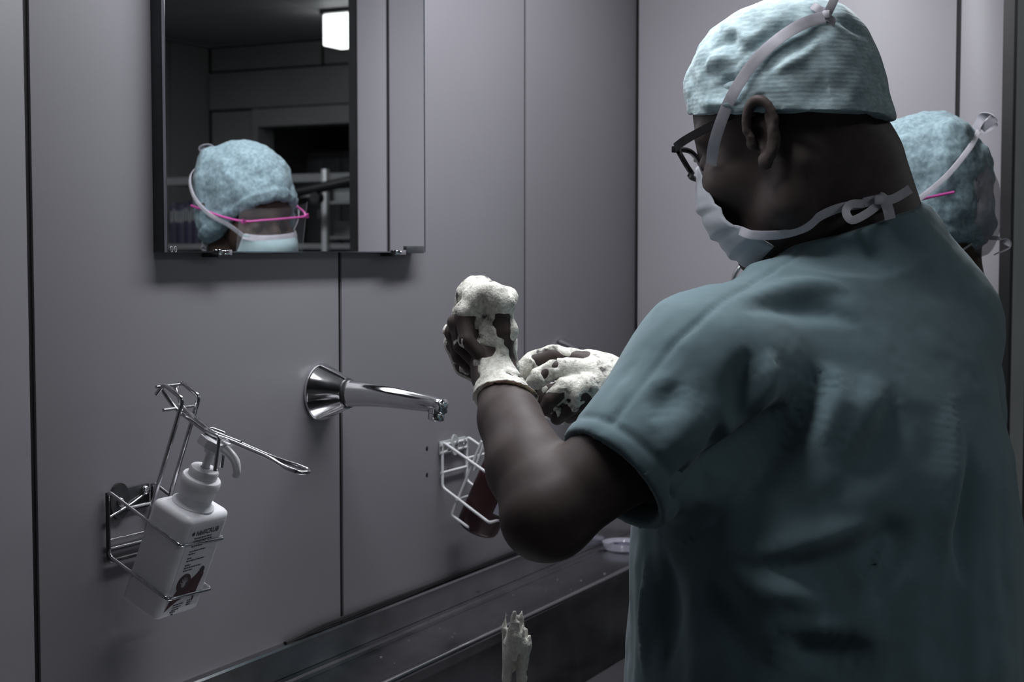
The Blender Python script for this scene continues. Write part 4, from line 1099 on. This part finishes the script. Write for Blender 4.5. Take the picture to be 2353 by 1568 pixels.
# ---- trousers and clogs
T = Grid((1.45, -1.12, .02), (2.2, -.36, .80), .008)
def bl_(x, y, z): return TB.fwd((x, y, 0)) + np.array([0, 0, z])
T.chain([bl_(0, .10, .72), bl_(0, -.10, .72)], [.15, .15], .05)
for s_ in (-1, 1):
    T.chain([bl_(0, .10*s_, .72), bl_(.015, .105*s_, .45), bl_(-.02, .11*s_, .085)], [.125, .095, .085], .04)
v, q = T.mesh(); v = v + normals(v, q)*((fbm(v, 18, 2, 2) - .5)*.012)[:, None]
mesh_obj('scrub_trousers', v, q, M_SCRUB, man)
for s_ in (-1, 1):
    T = Grid(bl_(.05, .11*s_, 0) - [.2, .2, .02], bl_(.05, .11*s_, 0) + [.2, .2, .16], .006)
    T.chain([bl_(-.07, .11*s_, .045), bl_(.05, .115*s_, .045), bl_(.14, .12*s_, .035)], [.044, .048, .034], .03)
    T.cap(bl_(-.03, .11*s_, .05), bl_(-.02, .11*s_, .11), .045, .045, .02)
    P = T.pts(np.zeros(3, int), T.n); T.F = np.maximum(T.F, (.001 - P[..., 2]).astype(np.float32))
    v, q = T.mesh(); mesh_obj('clog', v, q, M_SHOE, man)

# ---- surgical cap
K = Grid(HF.o - .19, HF.o + .19, .0028)
def capform(P):
    q = HF.inv(P) - [-.016, 0, .030]
    z = np.where(q[..., 2] > 0, q[..., 2]/.124, q[..., 2]*.02)
    xr = np.where(q[..., 0] > 0, .108, .107 - .11*np.clip(.06 - q[..., 2], 0, .12))
    e = 2.55
    l = (np.abs(q[..., 0]/xr)**e + np.abs(q[..., 1]/.0915)**e + np.abs(z)**e)**(1/e)
    return (l - 1)*.095*HF.sc
K.apply(capform, K.lo, K.lo + K.n*K.h, .01)
def brim(P):
    q = HF.inv(P)
    return (q[..., 2] - (.029 + .385*q[..., 0] + .25*np.maximum(0, q[..., 0] - .07)))*HF.sc
P = K.pts(np.zeros(3, int), K.n)
K.F = np.maximum(K.F, -brim(P).astype(np.float32))
# open underside: shell round the head
inner = HF.inv(P)
li = np.sqrt((((inner - [-.010, 0, .048])/[.106, .0835, .090])**2).sum(-1))
K.F = np.maximum(K.F, np.where(brim(P) < .035, -(li - 1)*.085, -1).astype(np.float32))
v, q = K.mesh(); v = relax(v, q, 1, .5); n_ = normals(v, q)
lq = HF.inv(v)
wr_ = (fbm(v, 36, 5, 3) - .5)*.010*sstep(lq[:, 0], -.06, .05)*sstep(lq[:, 2], .03, .09) + (fbm(v, 26, 8, 2) - .5)*.008
v = v + n_*wr_[:, None]
bvc = bvh_of(v, q)
def F3(pts, amp, w):
    global v
    ln, _ = hits(bvc, pts); v = fold(v, n_, ln, amp*1.25, w*1.1)
F3([(1745, 185), (1800, 130), (1860, 95), (1920, 60)], -.006, .008)
F3([(1740, 190), (1745, 230), (1748, 268)], -.004, .005)
F3([(1750, 180), (1830, 130), (1900, 70)], .006, .008)
F3([(1870, 60), (1800, 70), (1740, 100), (1690, 160)], -.008, .010)
F3([(1760, 60), (1720, 110), (1700, 180)], .006, .009)
F3([(1650, 60), (1700, 80), (1735, 110)], .006, .007)
F3([(1630, 120), (1680, 90), (1715, 75)], -.006, .007)
F3([(1640, 200), (1680, 190), (1720, 200)], -.005, .007)
F3([(1620, 160), (1650, 140), (1700, 140)], .006, .008)
F3([(1612, 255), (1650, 262), (1690, 255)], -.006, .006)
F3([(1600, 235), (1660, 240), (1700, 230)], .005, .007)
F3([(1900, 50), (1960, 60), (2000, 90)], -.005, .007)
F3([(1800, 285), (1900, 285), (2030, 262)], -.002, .004)
F3([(1760, 270), (1880, 220), (1960, 200)], -.004, .012)
cap = mesh_obj('surgical_cap', v, q, M_CAP, man); cap['label'] = 'pale teal surgical cap'
CAP_BVH = bvh_of(v, q)

# ---- face mask: pleated sheet wrapped round nose and chin, with ties
def mask_mesh(f, name, m_, parent, prof, pleats=(.34, .56, .76), edge=None, hw=(.060, .066, .066, .058, .040)):
    """prof: (x, z) of the centre line, top to bottom, in head units"""
    nt_, ns_ = 40, 36
    pr = smooth_path([(p[0], p[1], 0) for p in prof], nt_)[:, :2]
    vs = []
    for i in range(nt_):
        t = i/(nt_-1); x0, z0 = pr[i]
        w = np.interp(t, np.linspace(0, 1, len(hw)), hw); xe = np.interp(t, np.linspace(0, 1, len(edge)), [e[0] for e in edge]); ze = np.interp(t, np.linspace(0, 1, len(edge)), [e[1] for e in edge])
        for j in range(ns_+1):
            s_ = 2*j/ns_ - 1; a = abs(s_)
            b_ = a**2.1
            bump = 0
            for p_ in pleats: bump += .0035*math.exp(-((t - p_)/.022)**2)*(1 - .6*a) - .0025*math.exp(-((t - p_ - .05)/.03)**2)
            nz = .06*math.exp(-(s_/.22)**2)*math.exp(-(t/.22)**2)*0
            x = x0*(1-b_) + xe*b_ + bump + nz; z = z0*(1-b_) + ze*b_
            y = w*math.sin(s_*math.pi/2*.92)/math.sin(math.pi/2*.92)
            vs.append(f.fwd((x, y, z)))
    V_ = np.array(vs); Q_ = np.array([(i*(ns_+1)+j, i*(ns_+1)+j+1, (i+1)*(ns_+1)+j+1, (i+1)*(ns_+1)+j) for i in range(nt_-1) for j in range(ns_)])
    o = mesh_obj(name, V_, Q_, m_, parent)
    sm = o.modifiers.new('thickness', 'SOLIDIFY'); sm.thickness = .0016; sm.offset = 0
    return o, V_.reshape(nt_, ns_+1, 3)
mk, MV = mask_mesh(HF, 'face_mask', M_MASK, man, [(.100, .004), (.110, -.014), (.117, -.036), (.113, -.062), (.104, -.086), (.093, -.107), (.077, -.125)],
               edge=[(.088, .006), (.080, -.030), (.068, -.066), (.042, -.092), (.032, -.108)], hw=(.050, .062, .070, .070, .054))
mk['label'] = 'pale pleated surgical mask'
def tie(bvh, pts, w, name, parent, lift=.0035, n=40, m_=None):
    P_, N_ = hits(bvh, pts, 0.0)
    dd = (P_ - CAM) @ FWD
    dd = np.array([min(dd[max(0, k_-1):k_+2].min() + .012, dd[k_]) for k_ in range(len(dd))]) - .003
    for r_ in range(2):
        for k_ in range(1, len(dd) - 1): dd[k_] = min(dd[k_], .5*(dd[k_-1] + dd[k_+1]))
    P_ = np.array([px(u, v, d_ - lift) for (u, v), d_ in zip(pts, dd)]); N_ = np.array([nn*.5 - FWD*.8 for nn in N_])
    P2, N2 = smooth_path(P_, n), smooth_path(N_, n)
    return MB().ribbon(P2 - np.array(man.location), w, N2).build(name, m_ or M_RIB, parent)
MK_BVH = bvh_of(MV.reshape(-1, 3), np.array([(i*37+j, i*37+j+1, (i+1)*37+j+1, (i+1)*37+j) for i in range(39) for j in range(36)]))
ALLB = [BODY_BVH, CAP_BVH, MK_BVH]
tie(ALLB, [(1634, 378), (1641, 330), (1662, 265), (1690, 205), (1735, 140), (1790, 88), (1845, 55), (1893, 38)], .0135, 'upper_tie', mk, .004)
tie(ALLB, [(1700, 530), (1730, 540), (1790, 540), (1850, 524), (1885, 497), (1930, 478), (1985, 468)], .0105, 'lower_tie', mk, .004)
manl = np.array(man.location)
def rib(pts, w, name, parent, nrm=None, n=26, loc=None, m_=None):
    P_ = smooth_path([px(*p) for p in pts], n)
    nn = -FWD if nrm is None else np.array(nrm, float)
    return MB().ribbon(P_ - (manl if loc is None else loc), w, nn).build(name, m_ or M_RIB, parent)
dk = float((hits(BODY_BVH, [(1990, 470)])[0][0] - CAM) @ FWD) - .012
rib([(1985, 468, dk), (1955, 470, dk-.004), (1944, 488, dk-.010), (1958, 506, dk-.012), (1990, 492, dk-.008), (2020, 470, dk-.003)], .0095, 'bow_loop', mk)
rib([(1985, 466, dk), (2010, 460, dk), (2026, 455, dk-.004)], .011, 'bow_loop', mk)
rib([(2018, 452, dk-.006), (2030, 458, dk-.009), (2040, 478, dk-.008), (2046, 504, dk-.006)], .0125, 'bow_tail', mk)
rib([(2022, 462, dk-.004), (2050, 458, dk), (2072, 447, dk+.004), (2092, 434, dk+.006)], .0105, 'bow_tail', mk)
MB().box(px(2022, 460, dk-.006) - manl - .0055, px(2022, 460, dk-.006) - manl + .0055, .003).build('bow_knot', M_RIB, mk)
dt = float((hits(CAP_BVH, [(1893, 38)])[0][0] - CAM) @ FWD) - .004
MB().box(px(1900, 34, dt) - manl - .005, px(1900, 34, dt) - manl + .005, .003).build('bow_knot', M_RIB, mk)
rib([(1898, 36, dt), (1908, 18, dt-.004), (1918, -6, dt-.004), (1922, -30, dt)], .010, 'bow_tail', mk)
rib([(1900, 34, dt), (1880, 20, dt), (1866, 12, dt+.004)], .009, 'bow_loop', mk)
rib([(1900, 40, dt-.002), (1912, 46, dt-.002), (1908, 60, dt)], .008, 'bow_tail', mk)

# ---- spectacles (parts in head units)
gl = empty('spectacles', tuple(HF.o - manl), parent=man)
def hl(x, y, z): return HF.fwd((x, y, z)) - HF.o
for s_ in (1, -1):
    rimp = []
    for t in np.linspace(0, 2*math.pi, 41)[:-1]:
        c_, d_ = math.cos(t), math.sin(t)
        yy = .0255*np.sign(c_)*abs(c_)**.55; zz = .0195*np.sign(d_)*abs(d_)**.65
        rimp.append(hl(.106 - .004*abs(yy/.0255) + zz*.22 - (.004 if s_*yy > .02 else 0), s_*.0345 + yy, .016 + zz))
    r_ = MB().tube(rimp, .0034, 8, True).build('lens_rim', M_SPEC, gl)
    c0 = np.mean(rimp, 0)
    MB().add(list(rimp) + [c0], [(i, (i+1) % 40, 40) for i in range(40)], True).build('lens', M_LENS, r_)
    m = MB(); pts = smooth_path([hl(.100, s_*.0635, .030), hl(.097, s_*.070, .031), (hl(.07, s_*.079, .033)), hl(.01, s_*.084, .034), hl(-.012, s_*.088, .026)], 20)
    up_ = HF.R[2]
    vs = []; fs = []
    for i, p in enumerate(pts):
        hh = np.interp(i/19, [0, .15, 1], [.0062, .0055, .0036]); o_ = HF.R[1]*s_*.0013
        vs += [p + up_*hh + o_, p - up_*hh + o_, p - up_*hh - o_, p + up_*hh - o_]
    for i in range(19):
        for k in range(4): fs.append((i*4+k, i*4+(k+1) % 4, i*4+4+(k+1) % 4, i*4+4+k))
    fs += [(0, 1, 2, 3), (79, 78, 77, 76)]
    m.add(vs, fs, False); t_ = m.build('temple', M_SPEC, gl)
    MB().box(hl(.101, s_*.065, .030) - .0038, hl(.101, s_*.065, .030) + .0038, .001).build('hinge', M_SPEC, t_)
MB().tube([hl(.106, -.010, .022), hl(.109, 0, .024), hl(.106, .010, .022)], .0024, 8).build('bridge', M_SPEC, gl)
# eyelashes of the near eye
for k in range(7):
    a = hl(.0925 - .003*k*.6, .030 + .0022*k, .0085); MB().tube([a, a + HF.R[0]*.008 + HF.R[2]*(-.004 + .0004*k) + HF.R[1]*.001*k], [.0006, .0002], 5).build('eyelash', M_SPEC, body)
tag(man, 'man in teal scrubs, cap, mask and black glasses scrubbing lathered hands', 'person')

# ------------------------------------------------------------------ lather dripping from the elbow into the trough
fl = empty('falling_lather', tuple(px(1182, 1500, 1.76)*[1, 1, 0] + [0, 0, .75]))
D = Grid(np.array(fl.location) - [.05, .05, .06], np.array(fl.location) + [.05, .05, .36], .0028)
zt_ = px(1185, 1412, 1.76)[2]
b_ = np.array(fl.location)
for k in range(13):                                    # separate drips of different length, thick heads and thin tails
    u0 = 1158 + 50*((k*5) % 13)/12 + rnd.uniform(-3, 3); v0 = 1402 + rnd.uniform(0, 70); d0 = 1.76 + rnd.uniform(-.016, .016)
    v1 = v0 + rnd.uniform(60, 130); r0 = rnd.uniform(.0030, .0062)
    D.chain([px(u0 + 6, v0, d0), px(u0 + 2, v0*.6 + v1*.4, d0), px(u0, v1, d0)], [r0*.45, r0, r0*.5], .005)
for u0, d0 in ((1160, 1.76), (1168, 1.768), (1206, 1.76), (1200, 1.752)):
    D.chain([px(u0 + 4, 1480, d0), px(u0, 1560, d0), px(u0, 1800, d0)], [.0035, .0028, .0026], .004)
P = D.pts(np.zeros(3, int), D.n)
D.F = D.F + ((fbm(P*np.array([1, 1, .3]), 75, 3, 3) - .5)*.005).astype(np.float32)
v, q = D.mesh(); 
mesh_obj('foam_strand', relax(v, q, 1), q, mat('thin lather', (.78, .77, .70), .6, 0, .3, alpha=.9, noise=(200, .3, (.62, .61, .55)), bump=(300, .6, .003)), fl)
tag(fl, 'strand of cream lather falling from the elbow into the trough', 'foam')

# ------------------------------------------------------------------ the woman at the next tap
TW = Frame((2.50, -.672, 0), 102)
wom = empty('person', (2.50, -.672, 0))
HW = Frame(px(2112, 486, 2.39), 110, 15, -5, .94)
NTw, NBw = HW.fwd((-.035, 0, -.05)), np.array([2.50, -.685, 1.385])
def wb(x, y, z): return TW.fwd((x, y, 0)) + np.array([0, 0, z])
G2 = Grid((2.20, -.92, .92), (2.80, -.22, 1.74), .0036)
G2.chain([NTw, NBw], [.055, .060], .03)
add_head(G2, HW, nose=.86)
G2.chain([wb(0, .155, 1.325), NBw - [0, 0, .03], wb(0, -.155, 1.325)], [.045, .06, .045], .03)
G2.chain([NBw, wb(0, 0, 1.2), wb(0, 0, .98)], [.07, .085, .085], .05)
for s_ in (-1, 1):
    el = wb(.05, s_*.215, 1.08); wr = wb(.235, s_*.075, 1.20)
    G2.chain([wb(0, s_*.155, 1.325), el, wr], [.045, .038, .023], .015)
    hb = wr + (wr - el)*.12
    for i in range(4):
        base = hb + (wr - el)/np.linalg.norm(wr - el)*.05 + np.array([.018*(i - 1.5), 0, .004*(i % 2)])
        G2.chain([wr, base, base + TW.R[0]*.028 + [0, 0, .012], base + TW.R[0]*.04 + [-s_*.008, 0, -.010]], [.015, .0105, .0085, .0075], .004)
    G2.chain([wr, wr + TW.R[0]*.03 + TW.R[1]*(-s_*.03) + [0, 0, .02], wr + TW.R[0]*.06 + TW.R[1]*(-s_*.03) + [0, 0, .03]], [.014, .010, .008], .005)
v, q = G2.mesh(); wbody = mesh_obj('body', relax(v, q, 1), q, M_SKIN2, wom); wbody['label'] = 'brown skinned face, neck and forearms'
WB_BVH = bvh_of(v, q)
C2 = Grid((2.16, -.94, .66), (2.84, -.36, 1.46), .007)
C2.chain([wb(.0, 0, .70), wb(0, 0, 1.05), wb(0, 0, 1.22)], [.125, .118, .122], .05)
for s_ in (-1, 1):
    C2.chain([wb(0, s_*.07, .74), wb(0, s_*.065, 1.05), wb(0, s_*.07, 1.26)], [.115, .10, .10], .06)
    C2.chain([wb(0, s_*.155, 1.325), wb(.03, s_*.195, 1.18)], [.062, .058], .03)
C2.chain([wb(0, .15, 1.325), NBw + [0, 0, -.03], wb(0, -.15, 1.325)], [.062, .074, .062], .04)
C2.chain([NTw, NBw + (NBw - NTw)*.02], [.058, .066], .004, 'sub')
P = C2.pts(np.zeros(3, int), C2.n); C2.F = np.maximum(C2.F, (.70 - P[..., 2]).astype(np.float32))
v, q = C2.mesh(); v = relax(v, q, 2); v = v + normals(v, q)*((fbm(v, 20, 6, 2) - .5)*.012)[:, None]
mesh_obj('scrub_top', v, q, M_SCRUB, wom)['label'] = 'teal scrub top'
T = Grid((2.2, -.95, .02), (2.8, -.4, .80), .009)
for s_ in (-1, 1):
    T.chain([wb(0, .08*s_, .70), wb(.01, .085*s_, .42), wb(-.01, .09*s_, .08)], [.112, .08, .07], .04)
v, q = T.mesh(); mesh_obj('scrub_trousers', v, q, M_SCRUB, wom)
for s_ in (-1, 1):
    T = Grid(wb(.05, .09*s_, 0) - [.19, .19, .02], wb(.05, .09*s_, 0) + [.19, .19, .14], .007)
    T.chain([wb(-.06, .09*s_, .042), wb(.05, .092*s_, .042), wb(.125, .096*s_, .034)], [.038, .041, .031], .03)
    T.cap(wb(-.02, .09*s_, .05), wb(-.01, .09*s_, .10), .038, .038, .02)
    P = T.pts(np.zeros(3, int), T.n); T.F = np.maximum(T.F, (.001 - P[..., 2]).astype(np.float32))
    v, q = T.mesh(); mesh_obj('clog', v, q, M_SHOE, wom)
# bouffant cap: gathered low at the nape, puffed on top
K = Grid(HW.o - .20, HW.o + .20, .0034)
K.ell((-.012, 0, .060), (.112, .094, .098), HW, .01)
K.ell((-.040, 0, .050), (.085, .088, .095), HW, .03)
K.ell((-.062, .035, .098), (.046, .052, .045), HW, .008)
K.ell((-.062, 0, -.030), (.055, .070, .055), HW, .03)
K.ell((-.012, 0, -.005), (.066, .109, .058), HW, .03)
P = K.pts(np.zeros(3, int), K.n); li = HW.inv(P)
br = (li[..., 2] - (-.034 + 1.02*np.maximum(li[..., 0], 0) + .68*np.minimum(li[..., 0], 0)))*HW.sc*.85
K.F = np.maximum(K.F, -br.astype(np.float32))
hd_ = np.sqrt((((li - [-.010, 0, .048])/[.1065, .082, .091])**2).sum(-1))
K.F = np.maximum(K.F, np.where(br < .03, -(hd_ - 1)*.085, -1).astype(np.float32))
v, q = K.mesh(); v = relax(v, q, 2); n_ = normals(v, q)
v = v + n_*((fbm(v, 30, 15, 3) - .5)*.016)[:, None]
# turned-up hem band
lv_ = HW.inv(v); bb = (lv_[:, 2] - (-.034 + 1.02*np.maximum(lv_[:, 0], 0) + .68*np.minimum(lv_[:, 0], 0)))*.85
v = v + n_*(.004*(1 - sstep(bb, .018, .024)))[:, None]
wcap = mesh_obj('bouffant_cap', v, q, M_CAP2, wom); wcap['label'] = 'mottled teal bouffant cap with turned-up hem'
WC_BVH = bvh_of(v, q)
wl_ = np.array(wom.location)
# translucent outer net hanging off the back
VE = Grid(HW.o - .22, HW.o + .22, .0045)
VE.ell((-.062, 0, .025), (.068, .082, .096), HW, .01)
VE.ell((-.082, 0, -.025), (.042, .060, .075), HW, .03)
VE.ell((-.055, 0, .023), (.066, .080, .094), HW, .004, 'sub')
P = VE.pts(np.zeros(3, int), VE.n); li = HW.inv(P)
VE.F = np.maximum(VE.F, ((li[..., 0] + .045)*.9).astype(np.float32))
v, q = VE.mesh(); v = v + normals(v, q)*((fbm(v, 30, 25, 3) - .5)*.012)[:, None]
net = mesh_obj('hair_net', v, q, mat('translucent net', (.36, .34, .38), .7, 0, .3, alpha=.45, noise=(120, .2)), wom); net['label'] = 'translucent grey hair net hanging behind the cap'
# mask
wm, WV = mask_mesh(HW, 'face_mask', M_MASK2, wom, [(.121, -.004), (.134, -.026), (.133, -.055), (.120, -.078), (.104, -.100), (.086, -.116)],
            edge=[(.082, -.006), (.076, -.036), (.064, -.066), (.050, -.088), (.030, -.105)], hw=(.060, .066, .070, .066, .050))
wm['label'] = 'pale blue pleated mask with white top band'
tb = [WV[i, j] for i in (1,) for j in range(0, 37, 2)]
MB().ribbon(np.array(tb) - wl_ + HW.R[0]*.002, .012, HW.R[0]*.9 + HW.R[2]*.2).build('nose_band', M_RIB, wm)
def wrib(pts, w, name, parent, nf):
    P_ = smooth_path([HW.fwd(p) for p in pts], 24); nn = P_ - HW.fwd((-.01, 0, .03))
    return MB().ribbon(P_ - wl_, w, nn).build(name, M_RIB, parent)
for s_ in (1, -1):
    wrib([(.082, s_*.060, -.010), (.062, s_*.084, .010), (.020, s_*.108, .026), (-.035, s_*.112, .052), (-.085, s_*.088, .084), (-.122, s_*.012, .104)], .0085, 'upper_tie', wm, None)
    wrib([(.030, s_*.050, -.104), (-.01, s_*.072, -.085), (-.05, s_*.060, -.072), (-.085, s_*.015, -.068)], .008, 'lower_tie', wm, None)
wrib([(-.116, 0, .104), (-.135, .02, .128), (-.148, .03, .120), (-.128, .006, .106)], .013, 'bow_loop', wm, None)
wrib([(-.116, 0, .104), (-.140, -.02, .118), (-.160, -.03, .110), (-.130, -.006, .100)], .013, 'bow_loop', wm, None)
wrib([(-.085, .01, -.068), (-.110, .03, -.075), (-.125, .03, -.092), (-.098, .02, -.10)], .010, 'bow_loop', wm, None)
# visor: pink brow bar and temples with a clear curved shield
vz = empty('face_shield', tuple(HW.o - wl_), parent=wom)
def wl2(p): return HW.fwd(p) - HW.o
M_PINK = mat('pink plastic', (.50, .07, .30), .35, 0, .4, noise=(60, .1))
bar = smooth_path([(-.045, .108, .026), (.0, .107, .028), (.060, .092, .026), (.098, .070, .026), (.112, .035, .029), (.116, 0, .030), (.112, -.035, .029), (.104, -.070, .028), (.060, -.096, .026), (.0, -.107, .028), (-.045, -.108, .026)], 60)
MB().tube([wl2(p) for p in bar], .0021, 8).build('brow_bar', M_PINK, vz)
for s_ in (1, -1):
    MB().prism([(-.004, -.003), (.006, -.003), (.004, .006), (-.002, .003)], wl2((.102, s_*.074, .027)), HW.R[1]*s_, HW.R[2], HW.R[0]*.003).build('temple_clip', M_PINK, vz)
sh_v = []; A_ = np.linspace(-1, 1, 25); Z_ = np.linspace(.055, -.085, 10)
for z in Z_:
    for a in A_:
        sh_v.append(wl2((.122 - .028*a*a + (.03 - z)*-.05, a*.080, z)))
M_SHIELD = mat('clear shield film', (.8, .83, .86), .04, 0, .5, alpha=.10)
s_o = MB().add(sh_v, [(i*25+j, i*25+j+1, (i+1)*25+j+1, (i+1)*25+j) for i in range(9) for j in range(24)], True).build('shield_film', M_SHIELD, vz)
MB().tube([sh_v[i*25] for i in range(10)] , .0006, 6).build('shield_edge', mat('shield edge', (.30, .32, .34), .2, alpha=.5, noise=(40, .1)), s_o)
MB().tube([sh_v[i*25+24] for i in range(10)] , .0006, 6).build('shield_edge', MATS['shield edge'], s_o)
for s_ in (-1, 1):
    e_ = empty('earring', tuple(HW.fwd((-.002, s_*.091, -.036)) - wl_), parent=wom)
    MB().lathe([(0, -.004), (.003, -.002), (.004, 0), (.003, .002), (0, .004)], (0, 0, 0), (0, 0, 1), 14).build('pearl', M_PLASTIC2, e_)
tag(wom, 'woman in teal scrubs, cap and mask with pink face shield, behind the man', 'person')
